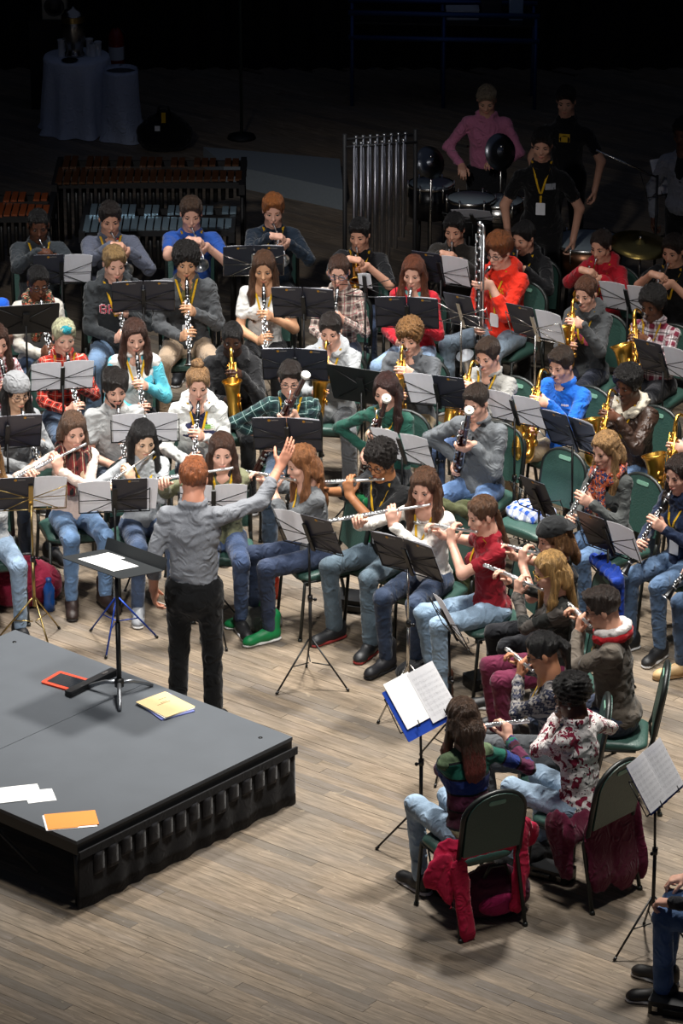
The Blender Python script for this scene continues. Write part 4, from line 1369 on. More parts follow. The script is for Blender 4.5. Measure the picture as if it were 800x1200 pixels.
# ------------------------------------------------------------------ the setting
def floor_mat():
    m, nt, b = new_mat('worn_stage_planks')
    oi = node(nt, 'ShaderNodeObjectInfo'); at_ = node(nt, 'ShaderNodeAttribute', attribute_name='rnd')
    rn = mth(nt, 'FRACT', mth(nt, 'ADD', oi.outputs['Random'], at_.outputs['Fac']))
    geo = node(nt, 'ShaderNodeNewGeometry')
    ro = node(nt, 'ShaderNodeVectorRotate', {'Vector': geo.outputs['Position'], 'Angle': PLANK_A}, rotation_type='Z_AXIS')
    mp = node(nt, 'ShaderNodeMapping', {0: ro.outputs[0], 'Scale': (1.0, 9.0, 1.0)})
    add = node(nt, 'ShaderNodeVectorMath', {0: mp.outputs[0], 1: node(nt, 'ShaderNodeCombineXYZ', {0: mth(nt, 'MULTIPLY', rn, 31.0)}).outputs[0]}, operation='ADD')
    g1 = node(nt, 'ShaderNodeTexNoise', {'Vector': add.outputs[0], 'Scale': 5.0, 'Detail': 6.0, 'Roughness': .65})
    g2 = node(nt, 'ShaderNodeTexNoise', {'Vector': geo.outputs['Position'], 'Scale': 1.7, 'Detail': 4.0})
    g3 = node(nt, 'ShaderNodeTexNoise', {'Vector': geo.outputs['Position'], 'Scale': 14.0, 'Detail': 3.0, 'Distortion': 1.0})
    rp = node(nt, 'ShaderNodeValToRGB', {0: rn}); cr = rp.color_ramp
    st = ((0.0, '#6f6861'), (.15, '#958573'), (.5, '#a4927d'), (.75, '#9a8977'), (.92, '#756e69'), (1.0, '#b2a08b'))
    while len(cr.elements) < len(st): cr.elements.new(.5)
    for e, (p, c) in zip(cr.elements, st): e.position = p; e.color = (*lin(c), 1)
    col = mix(nt, node(nt, 'ShaderNodeMapRange', {'Value': g1.outputs['Fac'], 'From Min': .3, 'From Max': .75}).outputs[0], rp.outputs[0], lin('#685b49'))
    col = mix(nt, mth(nt, 'MULTIPLY', node(nt, 'ShaderNodeMapRange', {'Value': g2.outputs['Fac'], 'From Min': .4, 'From Max': .7}).outputs[0], .55), col, lin('#767068'))
    sc = mth(nt, 'GREATER_THAN', g3.outputs['Fac'], .70)
    col = mix(nt, mth(nt, 'MULTIPLY', sc, .3), col, lin('#b5a78f'))
    hs = node(nt, 'ShaderNodeHueSaturation', {'Color': col, 'Value': mth(nt, 'MULTIPLY_ADD', g1.outputs['Fac'], -.5, 1.12)})
    nt.links.new(hs.outputs[0], b.inputs['Base Color'])
    b.inputs['Roughness'].default_value = .55
    b.inputs['Specular IOR Level'].default_value = .3
    bp = node(nt, 'ShaderNodeBump', {'Height': g1.outputs['Fac'], 'Strength': .25, 'Distance': .01})
    nt.links.new(bp.outputs[0], b.inputs['Normal'])
    return m
PLANK_A = math.radians(38.5)
FLOORM = floor_mat()
def build_floor():
    fl = MB().box((0, 3.5, -.035), (34, 24, .03)).build('floor', plain('sub_floor_dark', '#15120f', .9), None)
    tag(fl, kind='structure')
    e = Vector((math.cos(PLANK_A), -math.sin(PLANK_A), 0)); g = Vector((math.sin(PLANK_A), math.cos(PLANK_A), 0))
    rs = random.Random(5)
    W, gap = .078, .0016
    planks = []
    for row in range(-260, 260):
        v = row * W
        u = -19 + rs.uniform(-1.5, 0)
        while u < 19:
            ln = rs.choice((.9, 1.3, 1.7, 2.2))
            c = e * (u + ln / 2) + g * v + Vector((0, .8, 0))
            if -16 < c.x < 16 and -7.5 < c.y < 14:
                planks.append((c, ln, rs.uniform(-.0009, .0009), rs.random()))
            u += ln
    # the planks that show largest: open floor in front, nearest the balcony
    def vis(c):
        d = Vector((c.x, c.y - CAM_Y, -CAM_H)); dep = d.y * _ca + CAM_H * _sa
        px, py = 400 + FPX * c.x / dep, 600 - FPX * (d.y * _sa - CAM_H * _ca) / dep
        return px, py
    near = []
    for i, (c, ln, dz, r_) in enumerate(planks):
        px, py = vis(c)
        if -60 < px < 860 and 690 < py < 1215 and not (px < 300 and 770 < py < 940 and py < 1000 - (px) * .45):
            near.append((py, i))
    near.sort(reverse=True)
    sel = set(i for _, i in near[:300])
    bm = {}
    rz = -PLANK_A
    for ln in (.9, 1.3, 1.7, 2.2):
        bm[ln] = MB().box((0, 0, -.009), (ln - gap, W - gap, .018)).mesh('plank')
        bm[ln].materials.append(FLOORM)
    V = []; F = []; R = []
    for i, (c, ln, dz, r_) in enumerate(planks):
        if i in sel:
            o = bpy.data.objects.new('plank', bm[ln]); COL.objects.link(o); o.parent = fl
            o.location = (c.x, c.y, dz); o.rotation_euler = (0, 0, rz)
        else:
            hx, hy = (ln - gap) / 2, (W - gap) / 2; n = len(V)
            for zz in (-.018, dz):
                for sx, sy in ((-1, -1), (1, -1), (1, 1), (-1, 1)):
                    p = c + e * hx * sx + g * hy * sy; V.append((p.x, p.y, zz)); R.append(r_)
            F += [(n + 4, n + 5, n + 6, n + 7)] + [(n + k, n + (k + 1) % 4, n + 4 + (k + 1) % 4, n + 4 + k) for k in range(4)]
    me = bpy.data.meshes.new('floorboards'); me.from_pydata(V, [], F); me.update()
    a = me.attributes.new('rnd', 'FLOAT', 'POINT'); a.data.foreach_set('value', np.array(R, np.float32))
    o = link_mesh('floorboards', me, FLOORM, fl); tag(o, kind='stuff')
build_floor()
DRAPE = cloth('#0b0b0e', .95, .3)
def drape_wall(name, p0, p1, h, amp=.06, lam=.28):
    p0, p1 = Vector(p0), Vector(p1); d = p1 - p0; L = d.length; d.normalize(); n = Vector((-d.y, d.x, 0))
    k = int(L / .07); V = []; F = []
    for i in range(k + 1):
        t = L * i / k; off = amp * math.sin(2 * math.pi * t / lam + .7 * math.sin(t * 1.3))
        p = p0 + d * t + n * off
        V += [(p.x, p.y, 0.0), (p.x, p.y, h)]
    for i in range(k): F.append((2 * i, 2 * i + 2, 2 * i + 3, 2 * i + 1))
    o = MB().add(V, F, True).build(name, DRAPE)
    tag(o, kind='structure')
    sm = o.modifiers.new('thick', 'SOLIDIFY'); sm.thickness = .02
    return o
drape_wall('wall_back', (-14, 13.6, 0), (14, 13.6, 0), 9)
drape_wall('wall_left', (-9.5, -7, 0), (-9.5, 13.6, 0), 9)
drape_wall('wall_right', (9.5, 13.6, 0), (9.5, -7, 0), 9)

# ------------------------------------------------------------------ podium
POD_T, POD_L, POD_W, POD_H = math.radians(41.42), 2.44, 1.86, .445
PA = Vector((-2.128, -1.622, 0))
PE = Vector((math.cos(POD_T), -math.sin(POD_T), 0)); PG = Vector((-math.sin(POD_T), -math.cos(POD_T), 0))
def pod(e, g, z=POD_H): return PA + PE * e + PG * g + Vector((0, 0, z))
def podium():
    r = empty('podium', PA)
    r.matrix_world = basis(PE, -PG, Vector((0, 0, 1)), PA)      # local x along the far edge, local y away from the camera side
    top = plain('charcoal_deck', '#4d5258', .6, var=.12, scale=5, bump=.05)
    edge = plain('dark_deck_edge', '#1a1b1c', .5)
    sk = cloth('#141417', .9, .15)
    L2 = POD_L / 2
    for i in range(2):
        x0 = i * L2
        d = MB().box((x0 + L2 / 2, -POD_W / 2, POD_H - .012), (L2 - .004, POD_W, .024)).build('deck', top, r)
        MB().box((x0 + L2 / 2, -POD_W / 2, POD_H - .06), (L2 - .006, POD_W - .01, .07)).build('deck_frame', edge, d)
        for (cx, cy) in ((.14 if i == 0 else L2 - .14, -.14), (.14 if i == 0 else L2 - .14, -POD_W + .14)):
            MB().lathe([(0, .0005), (.014, .0005), (.014, .002), (0, .002)], 10, M=Matrix.Translation((x0 + cx, cy, POD_H))).build('bolt', BLACKPLASTIC, d)
    for x in (.04, L2 - .04, L2 + .04, POD_L - .04):
        for y in (-.04, -POD_W + .04):
            MB().tube([(x, y, 0), (x, y, POD_H - .06)], .022, 8).build('leg', edge, r)
    for x in (.3, L2 + .3): MB().tube([(x, -POD_W + .04, POD_H - .08), (x + .55, -POD_W + .04, .1)], .012, 6).build('brace', edge, r)
    # skirt along the right end: pleated cloth with a band
    V = []; F = []; n = 120; H0 = POD_H - .075
    zs = [H0, H0 * .78, H0 * .5, H0 * .25, .004]
    for j, z in enumerate(zs):
        for i in range(n + 1):
            t = i / n
            f = j / (len(zs) - 1)
            off = .008 + .009 * f * math.sin(t * 62 + math.sin(t * 17)) + .006 * f * math.sin(t * 23 + 1)
            V.append((POD_L + off + .01, -t * (POD_W + .01), z))
    m = n + 1
    for j in range(len(zs) - 1):
        for i in range(n): F.append((j * m + i, j * m + i + 1, (j + 1) * m + i + 1, (j + 1) * m + i))
    s = MB().add(V, F, True).build('skirt', sk, r)
    sm = s.modifiers.new('thick', 'SOLIDIFY'); sm.thickness = .004
    g = MB().box((POD_L + .026, -POD_W / 2, POD_H - .085), (.012, POD_W + .02, .05)); g.build('skirt_band', sk, r)
    rs = random.Random(3)
    for i in range(15):
        y = -.1 - i * (POD_W - .25) / 14 * 1.0
        hgt = rs.uniform(.10, .15); z1 = POD_H - .1 - rs.uniform(.0, .015)
        Vp = []; k = 6
        for a in range(k + 1):
            t = a / k
            for b_ in range(4):
                u = b_ / 3
                Vp.append((POD_L + .028 + .010 * math.sin(math.pi * u) * (.4 + .6 * math.sin(math.pi * min(1, t + .2))), y - (u - .5) * .085, z1 - hgt * t))
        Fp = [(a * 4 + b_, a * 4 + b_ + 1, a * 4 + 5 + b_, a * 4 + 4 + b_) for a in range(k) for b_ in range(3)]
        q = MB().add(Vp, Fp, True).build('pleat', cloth('#1d1d21', .85, .15), s); sm = q.modifiers.new('thick', 'SOLIDIFY'); sm.thickness = .003
    tag(r, 'low black stage podium of two decks with pleated skirt', 'podium')
    return r
podium()
COND = at(258, 842, 0)

# ------------------------------------------------------------------ the players
GOLD_TRUMPETS = {'person in black with gold trumpet', 'person in red hooded top'}
LT, LT2, TAN, DK, DK2 = '#e0b09a', '#d6a389', '#d3a27e', '#5b3a2a', '#3f281d'
def T(kind, mat, **k): return dict(kind=kind, mat=mat if not isinstance(mat, str) else cloth(mat), **k)
BRN, DBR, BLK, BLD, GNG, AUB = '#4a3122', '#2a1c15', '#120f0e', '#b08d57', '#a0592c', '#5e2c1c'
# back row, brass
A = []
A.append(person('person in dark zip jacket', 45, 264, 'trumpet', dphi=-6, s=1.04, skin=DK, hair=('buzz', BLK), top=T('jacket', '#31363a', collar='stand'), legs=cloth('#1b1c20'), q=1))
A.append(person('person in grey jacket with red collar', 129, 256, 'trumpet', s=1.06, skin=LT2, hair=('short', '#241c18'), top=T('jacket', '#565a68', collar='stand', open=cloth('#a8202a'), gap=.7), legs=cloth('#1b1c20'), q=1))
A.append(person('person in royal blue tee shirt', 224, 250, 'trumpet', s=1.06, skin=LT, hair=('short', '#4e3a2c'), top=T('tee', '#274f9c', sleeve='short', collar='crew'), legs=cloth('#20222a'), q=1))
A.append(person('person in navy top with ginger hair', 320, 246, 'trumpet', s=1.04, skin=LT, hair=('quiff', '#a05f2e'), top=T('sweater', '#16222f', collar='crew'), legs=cloth('#15171c'), q=1, dphi=4))
A.append(person('person in black with gold trumpet', 421, 274, 'trumpet', skin=LT2, hair=('short', BLK), top=T('tee', '#101013', sleeve='elbow', collar='crew'), legs=denim('#1d3558'), q=0, yaw=-10))
A.append(person('person in dark brown jacket', 532, 268, 'trumpet', skin=LT2, hair=('short', BLK), top=T('jacket', '#2a2622', collar='stand'), lan=False, legs=cloth('#15161a'), q=0))
A.append(person('person in black beside red hoodie', 613, 278, 'trumpet', skin=LT2, hair=('short', BLK), top=T('hoodie', '#0e0e11', collar='hood'), legs=cloth('#131316'), q=0, yaw=-20))
A.append(person('person in red hooded top', 704, 288, 'trumpet', skin=LT2, fem=True, hair=('tied', '#2b1e18'), top=T('hoodie', '#a81626', collar='hood'), legs=cloth('#15171f'), q=0, yaw=-8))
A.append(person('person in black tee with bare arms', 788, 293, 'trumpet', skin=LT2, hair=('short', '#231a15'), top=T('tee', '#0f0f12', sleeve='short', collar='crew'), legs=cloth('#15171f'), q=0))
# second row
B = []
B.append(person('person in bright blue shirt', -20, 330, 'clarinet', skin=LT2, hair=('short', DBR), top=T('tee', '#1f5fd0', sleeve='short', collar='crew'), q=0))
B.append(person('person in cream jacket and patterned scarf', 45, 331, 'clarinet', skin='#6e4632', fem=True, hair=('tied', BLK), glasses='#20242c', lan=False,
    top=T('jacket', '#cfc9bd', scarf=blotch('#3a3a2c', [('#b0432c', .55), ('#c8b08a', .6)], 22, 'scarf')), legs=denim('#34557c'), q=1))
B.append(person('person in dark lettered hoodie', 134, 308, 'clarinet', s=1.06, skin=LT, hair=('short', '#9a7b50'), top=T('hoodie', '#2b2e30', collar='hood'), legs=denim('#5b83ad'), knees=.19, q=2, idir=(.03, -.5, -.85), yaw=8))
B.append(person('person in grey blazer', 218, 306, 'clarinet', s=1.06, skin=TAN, hair=('curly', '#17120f'), top=T('jacket', '#4c4e50', open=cloth('#7d7748'), collar='collar'), legs=cloth('#a8927a'), knees=.2, q=2, idir=(.0, -.5, -.85), badge=True))
B.append(person('person in white tee with long brown hair', 309, 314, 'clarinet', s=1.02, skin=TAN, fem=True, hair=('long', '#5a3c28', .36), top=T('tee', '#dcdad4', sleeve='short', neck='wide'), legs=cloth('#1b1c20'), q=1, idir=(.05, -.5, -.85)))
B.append(person('person in pale plaid shirt and glasses', 397, 318, 'clarinet', skin=LT, fem=True, hair=('tied', '#4a3226'), glasses='#3c4a6a', top=T('shirt', plaid('#cdbfb2', '#5a4a48', '#a0525a', .075), collar='collar'), legs=denim('#2c3f60'), lan=False, q=1))
B.append(person('person in red jacket over teal', 484, 319, 'clarinet', skin=LT, fem=True, hair=('long', '#6b3a24', .34), lan=False, top=T('jacket', '#b51c2b', open=cloth('#62b5b8'), gap=.8, collar='collar'), legs=denim('#7fa6cf'), knees=.2, q=1))
B.append(person('person in scarlet hoodie and glasses', 584, 294, 'bassclarinet', phi=-38, s=1.06, skin=LT, hair=('wavy', '#7c4622'), glasses='#22242a', badge=True, top=T('hoodie', '#e0301c', collar='hood', sleeve='three'), legs=denim('#6d8498'), knees=.2, q=1))
B.append(person('person in grey hoodie with pink print', 686, 343, 'alto', skin=LT, fem=True, hair=('tied', '#5c3a28'), top=T('hoodie', '#3f4143', collar='hood'), legs=cloth('#1d2230'), q=1, idir=(-14, 30)))
B.append(person('person in pink black plaid shirt', 764, 356, 'tenor', skin=DK, fem=True, width=1.12, hair=('afro', BLK), top=T('shirt', plaid('#c9c2c4', '#6b1f33', '#141216', .085, .5), collar='collar'), legs=cloth('#202126'), q=1, idir=(-20, 26)))
# third row
Cc = []
Cc.append(person('person in red checked shirt', -4, 400, 'clarinet', skin=LT, fem=True, hair=('long', '#4a3024', .3), top=T('shirt', plaid('#ded6d6', '#8e2a38', None, .03, .5), collar='collar'), q=1))
Cc.append(person('person in red plaid shirt with teal fringe', 75, 394, 'clarinet', skin=LT, fem=True, hair=('short', '#d8cfa8'), top=T('shirt', plaid('#c8301f', '#3a1416', '#e8c9b0', .07, .4, .05), collar='collar', streak='#2fa9b8'), q=1, idir=(.03, -.55, -.84)))
Cc.append(person('person in white vest with aqua sleeves', 158, 394, 'clarinet', skin=LT, fem=True, hair=('long', '#4a2f24', .26), top=T('vest', '#d6d4cf', sleeve='vest', collar='stand', sleeves_mat=cloth('#58b6c8'), open=cloth('#58b6c8'), gap=.55), legs=cloth('#23242a'), q=1, idir=(.03, -.5, -.85)))
Cc.append(person('person in black sports hoodie', 272, 397, 'alto', skin=DK2, hair=('buzz', BLK), lan=False, top=T('hoodie', '#131315', collar='hood'), legs=cloth('#17181b'), q=1, idir=(-4, 24)))
Cc.append(person('person in pale grey hoodie', 387, 387, 'alto', skin=LT, hair=('short', '#241c18'), top=T('hoodie', '#9fa2a4', collar='hood', open=cloth('#18191c'), gap=.5), legs=cloth('#55575a'), knees=.18, q=1, idir=(2, 18)))
Cc.append(person('person in slate jacket with curly hair', 480, 395, 'alto', skin=LT, hair=('curly', '#8a6238'), lan=False, top=T('jacket', '#53565a', collar='stand', open=cloth('#1a1b1d'), gap=.6), legs=cloth('#9c8867'), knees=.18, q=1, phi=-16, idir=(-6, 26)))
Cc.append(person('person in grey cardigan with cream collar', 571, 416, 'alto', phi=-38, skin=LT, hair=('short', '#3a2a1f'), top=T('jacket', '#8b8a86', collar='stand', open=cloth('#17181a'), gap=.8), legs=denim('#3d5f92'), knees=.18, q=1, yaw=6, idir=(-8, 30)))
Cc.append(person('person in bright blue jacket', 657, 427, 'tenor', phi=-40, skin=LT, hair=('short', '#33261d'), lan=False, top=T('jacket', '#1b63c4', collar='stand', open=cloth('#20262c'), gap=.4), legs=cloth('#b9a68a'), knees=.2, q=1, idir=(-12, 26)))
Cc.append(person('person in brown leather jacket', 735, 450, 'alto', phi=-40, skin=DK, hair=('afro', BLK), top=T('jacket', cloth('#3b2a22', .4, .6, True), collar='shearling', open=cloth('#3a1c20'), gap=.7), legs=denim('#3d638f'), q=1, idir=(-14, 30)))
Cc.append(person('person in heather grey sweater', 822, 478, 'tenor', phi=-50, skin=LT, fem=True, hair=('tied', DBR), top=T('sweater', '#85878a', collar='crew'), q=0, badge=True))
# fourth row
D = []
D.append(person('person in knitted grey beanie', 20, 459, 'clarinet', skin='#dcb394', fem=True, hair=('long', '#141112', .34), hat=('beanie', '#8d8e90'), glasses='#5a4038', top=T('sweater', '#8f9193', sleeve='long'), legs=denim('#31435e'), q=2, idir=(.06, -.52, -.85)))
D.append(person('person in pale grey tee with dark beard', 135, 455, 'clarinet', skin=LT, hair=('wavy', '#1e1713'), beard='#1e1713', lan=False, top=T('tee', '#a3a4a3', sleeve='short', collar='crew'), legs=denim('#2c3b52'), q=2, idir=(0, -.5, -.85)))
D.append(person('person in white jacket and navy shirt', 232, 450, 'clarinet', skin=LT, fem=True, width=1.08, hair=('bun', '#9b7650'), top=T('jacket', '#d2d4d0', collar='hood', open=cloth('#2a2c48'), gap=1.15), legs=denim('#2c3b58'), q=2, idir=(-.1, -.5, -.85)))
D.append(person('person in green plaid shirt and glasses', 340, 444, 'bassoon', skin=LT, hair=('short', '#241b16'), glasses='#15161a', top=T('shirt', plaid('#1d3c3a', '#132429', '#8fa8a4', .075, .5, .06), collar='collar', sleeve='three'), legs=denim('#33506e'), q=2, phi=-2, idir=(.0, .10, .16)))
D.append(person('person in dark green sweatshirt', 452, 458, 'bassoon', skin=LT, fem=True, hair=('long', '#3a1f1a', .34, 'L'), top=T('sweater', '#1d4a3e', collar='crew'), legs=cloth('#1c1e22'), q=2, phi=-22, idir=(.04, .02, .12)))
D.append(person('person in grey fleece jacket', 557, 471, 'bassoon', skin=LT, hair=('short', '#33261d'), lan=False, top=T('jacket', '#63676b', collar='stand', open=cloth('#222326'), gap=.6), legs=denim('#4d7fbd'), knees=.19, q=2, phi=-30, idir=(.02, .05, .06)))
# front row, flutes
E = []
E.append(person('person in grey sweater and ripped jeans', -14, 536, 'flute', phi=14, skin=LT, fem=True, hair=('long', '#a57a4a', .3), top=T('sweater', '#9ea0a1'), legs=denim('#7493b2'), q=1))
E.append(person('person in blush sweater and plaid scarf', 86, 504, 'flute', phi=16, skin=LT, fem=True, hair=('long', '#6d5240', .36, 'L'), top=T('sweater', '#d9c2b5', scarf=plaid('#7a2f2c', '#22201f', '#cdbb9c', .06)), lan=True, legs=denim('#4a77a6'), shoes=('boot', '#2a1d18', '#1a1412'), q=2, yaw=6, idir=(-.93, -.25, -.2)))
E.append(person('person in light grey sweater', 168, 514, 'flute', phi=14, skin='#e2bfa2', fem=True, hair=('long', '#131011', .42), top=T('sweater', '#a9adb0', collar='crew'), legs=denim('#2f4a70'), shoes=('sneaker', '#8a8d92', '#e6e6e6'), q=2, yaw=6, pitch=24, idir=(-.85, -.42, -.25)))
E.append(person('person in olive jacket', 260, 529, 'flute', phi=4, skin=LT, fem=True, hair=('long', '#4b3022', .36), top=T('jacket', '#6e6f55', open=cloth('#2c2a2a'), gap=.8), legs=denim('#2c4a78'), q=2, pitch=14, idir=(-.97, -.1, -.1)))
E.append(person('person in charcoal grey sweater and green shoes', 352, 543, 'flute', phi=-68, skin=LT, fem=True, hair=('long', '#96613a', .32), top=T('sweater', '#66696c', sleeve='three'), legs=denim('#203558'), shoes=('boot', '#15854a', '#e8e8e4'), q=2, lean=10))
E.append(person('person in black sweater and pale jeans', 446, 540, 'flute', phi=-38, s=1.035, skin='#a9744f', hair=('curly', '#1a1310'), glasses='#23181c', badge=True, top=T('sweater', '#131416', sleeve='elbow', collar='crew'), legs=denim('#4f6879'), shoes=('sneaker', '#202124', '#8a2a26'), knees=.17, q=2, pitch=24))
E.append(person('person in white blouse', 497, 571, 'flute', phi=-28, s=1.02, skin=LT, fem=True, hair=('long', '#5f3f2a', .26), top=T('sweater', '#e2ded6', neck='wide'), legs=denim('#22395a'), shoes=('boot', '#222226', '#17171a'), q=2, idir=(-.88, -.4, -.16), yaw=6))
E.append(person('person in crimson tee shirt', 564, 603, 'flute', phi=-66, skin=LT, fem=True, hair=('braid', '#6a4a33'), top=T('tee', '#8f1826', sleeve='short', collar='crew'), legs=denim('#82a6c6'), shoes=('boot', '#4a2c1e', '#2a1a14'), q=2, lean=4))
E.append(person('person in black vest and backwards cap', 647, 630, 'flute', phi=-72, skin=LT, fem=True, hair=('long', '#8a623c', .12), hat=('cap', '#1c1e20'), lan=False, top=T('vest', '#18181b', sleeve='vest'), legs=cloth('#1c1d22'), q=2))
E.append(person('person in striped grey sweater with blonde hair', 643, 669, 'flute', phi=-76, skin=LT, fem=True, hair=('long', '#c0955a', .3), glasses='#c9a24a', lan=False, top=T('sweater', stripes(['#4d4844', '#20211f'], .22, key='wide')), legs=cloth('#6a2440'), shoes=('boot', '#17171a', '#111113'), q=2, idir=(-.95, -.28, -.12)))
E.append(person('person in taupe jacket with red hood', 705, 712, 'flute', phi=-96, s=1.06, skin=LT2, hair=('short', '#33261f'), glasses='#16171a', top=T('jacket', '#5d554c', collar='stand'), legs=denim('#2c3a55'), q=2, pitch=20))
E.append(person('person in navy patterned sweater', 635, 764, 'flute', phi=-92, skin='#c98f6c', fem=True, hair=('pony', '#100e0f'), glasses='#20232c', top=T('sweater', nordic('#8f8a86', '#23283f', '#4a4a50')), legs=cloth('#55585c'), q=2, pitch=24))
E.append(person('person in maroon patterned cardigan', 669, 815, 'flute', phi=-134, yaw=20, skin=DK, fem=True, hair=('afro', '#141110'), earring=True, lan=False, top=T('sweater', blotch('#d8d2cf', [('#7a1a34', .56), ('#231a20', .63)], 15, 'floral'), collar='stand'), legs=denim('#8eaecb'), q=2, lean=5))
E.append(person('person in rainbow striped sweater', 541, 842, 'flute', phi=-152, skin=LT, fem=True, hair=('long', '#5e4636', .3, 'both', '#a04a40'), lan=False, top=T('sweater', stripes(['#3c1626', '#5b2440', '#26397e', '#1c6050', '#66795a', '#8b8468'], .6, '#17181c', key='rainbow')), legs=denim('#8eb0cf'), q=2, lean=6))
# double reeds at the right
F_ = []
F_.append(person('person in grey top with orange yoke', 709, 527, 'oboe', phi=-48, skin=LT, fem=True, hair=('long', '#b38a5c', .36), lan=False, top=T('sweater', '#4a4d4c', scarf=blotch('#c05a34', [('#2a3560', .52), ('#d8c8b0', .62)], 30, 'yoke')), legs=denim('#4a76a6'), q=2, idir=(-.05, -.6, -.8)))
F_.append(person('person in navy sweater with badge', 795, 555, 'clarinet', phi=-44, skin=LT, fem=True, hair=('long', '#2f211b', .34), badge=True, top=T('sweater', '#1d2a44', collar='crew'), legs=denim('#3f6690'), q=2, idir=(-.1, -.62, -.78)))
F_.append(person('person in jeans and tan shoes', 862, 590, 'clarinet', phi=-58, skin=LT, fem=True, hair=('long', DBR, .3), lan=False, top=T('sweater', '#7b3b4a'), legs=denim('#34587f'), shoes=('sneaker', '#c9a878', '#8a6c48'), q=1, idir=(-.1, -.66, -.75), foot=-.02))
F_.append(person('person in blue jeans and dark sneakers', 858, 948, None, phi=-110, skin=LT, hair=('short', DBR), lan=False, top=T('sweater', '#24252a'), legs=denim('#3d6ba3'), shoes=('sneaker', '#2a2724', '#d9d6d0'), q=1, foot=.05))
SEATED = A + B + Cc + D + E + F_
for i_ in SEATED: seat_chair(i_)

# conductor
cnd = person('conductor in grey shirt and black trousers', 227, 560, None, phi=176, s=1.06, mode='stand', lean=3, pitch=8, skin='#d99b80', hair=('short', '#a8623a'), lan=False,
    label='person in grey shirt and black trousers conducting with raised open hand',
    top=T('shirt', '#7d8086', collar='collar', sleeve='three'), legs=cloth('#0f1012'), shoes=('sneaker', '#101012', '#0c0c0e'), q=2,
    hands={'R': ((-.49, -.34, 1.58), (-.45, -.25, .85), (.55, -.75, -.1), (6, 8, 6), (-.3, .3, -1)), 'L': ((.25, -.05, .885), (.0, -.2, -1), (-1, -.2, 0), (22, 28, 22), (.3, 1, 0))})
# standing percussionists at the back
S1 = person('person in pink shirt looking down', 570, 117, None, phi=-5, mode='stand', lean=8, pitch=30, skin=LT2, hair=('short', '#9b8a70'), lan=False, top=T('shirt', '#b76f8c', collar='collar'), legs=cloth('#15161a'), q=0, label='person in pink shirt standing behind the drums looking down',
    hands={'L': ((.12, -.3, 1.1), (-.6, -.6, .2), (0, 0, -1), (40, 40, 30), (1, .2, -1)), 'R': ((-.2, -.25, 1.05), (.1, -.8, -.2), (0, 0, -1), (40, 40, 30), (-1, .2, -1))})
S2 = person('person in black shirt with lanyard', 635, 169, None, phi=-8, mode='stand', s=1.03, skin=LT2, hair=('quiff', '#161110'), badge=True, top=T('tee', '#0c0c0e', sleeve='short', collar='crew'), legs=cloth('#101012'), q=0, label='person in black shirt with yellow lanyard standing at the back')
S3 = person('person in black printed tee', 663, 118, None, phi=-12, mode='stand', skin=LT2, hair=('short', '#17120f'), lan=False, top=T('tee', '#101014', sleeve='short', collar='crew'), legs=cloth('#101012'), q=0, label='person in black tee with yellow print standing in the dark')
S4 = person('person in pale grey cardigan', 800, 155, None, phi=-30, mode='stand', skin=DK, hair=('short', BLK), lan=False, top=T('jacket', '#8d9098', open=cloth('#15161a')), legs=cloth('#101012'), q=0, label='person in pale grey cardigan standing near the cymbals')
# ------------------------------------------------------------------ music stands
def ph(info): return info['phi']
def dn(info): return info['desc']
a1, a2, a3, a4, a5, a6, a7, a8, a9 = A
b0, b1, b2, b3, b4, b5, b6, b7, b8, b9 = B
c1, c2, c3, c4, c5, c6, c7, c8, c9, c10 = Cc
d1, d2, d3, d4, d5, d6 = D
e0, e1, e2, e3, e4, e5, e6, e7, e8, e9, e10, e11, e12, e13 = E
f1, f2, f3, f4 = F_
stand(72, 320, 6, dn(a1), 'BW')
stand(30, 374, 12, dn(b1), 'B', solid=True, tilt=32)
stand(168, 352, 4, dn(b3), 'BB')
stand(297, 310, 2, dn(a4), 'BB', wm=CHROME)
stand(356, 360, -8, dn(b4), 'BB')
stand(428, 335, -10, dn(a5), 'W', sw=.1, sh=.15)
stand(477, 371, -6, dn(b6), 'BB')
stand(541, 368, -30, dn(b7), 'B', wm=CHROME)
stand(517, 320, -24, dn(a6), 'BW')
stand(628, 384, -34, dn(b8), 'BW', wm=CHROME)
stand(736, 352, -28, dn(a8), 'WW')
stand(73, 443, 10, dn(c2), 'WW')
stand(170, 504, 4, dn(d3), 'WW')
stand(8, 512, 14, dn(d1), 'BB')
stand(346, 432, -4, dn(c5), 'BB')
stand(424, 452, -24, dn(d5), 'B', solid=True, tilt=24)
stand(513, 463, -20, dn(c6), 'WB')
stand(604, 482, -34, dn(c7), 'WW')
stand(672, 513, -44, dn(c8), 'BB')
stand(778, 427, -38, dn(b9), 'BW')
stand(337, 514, -6, dn(d4), 'BB')
stand(472, 527, -32, dn(d6), 'WW')
stand(36, 583, 8, dn(e1), 'BW', wm=BRASSY, a0=290, H=1.06)
stand(134, 586, 6, dn(e2), 'WBW', legm=BLUEMETAL, a0=250, H=1.04)
stand(250, 588, 4, dn(e3), 'WW', H=.98)
stand(363, 628, -34, dn(e5), 'WB', a0=250, H=1.06)
stand(479, 657, -36, dn(e6), 'BB', lm=CHROME, a0=260, H=1.06)
stand(528, 731, -70, dn(e7), 'W', H=1.0, a0=200)
stand(633, 588, -48, 'the empty chair', 'B')
stand(714, 634, -44, dn(f1), 'BW')
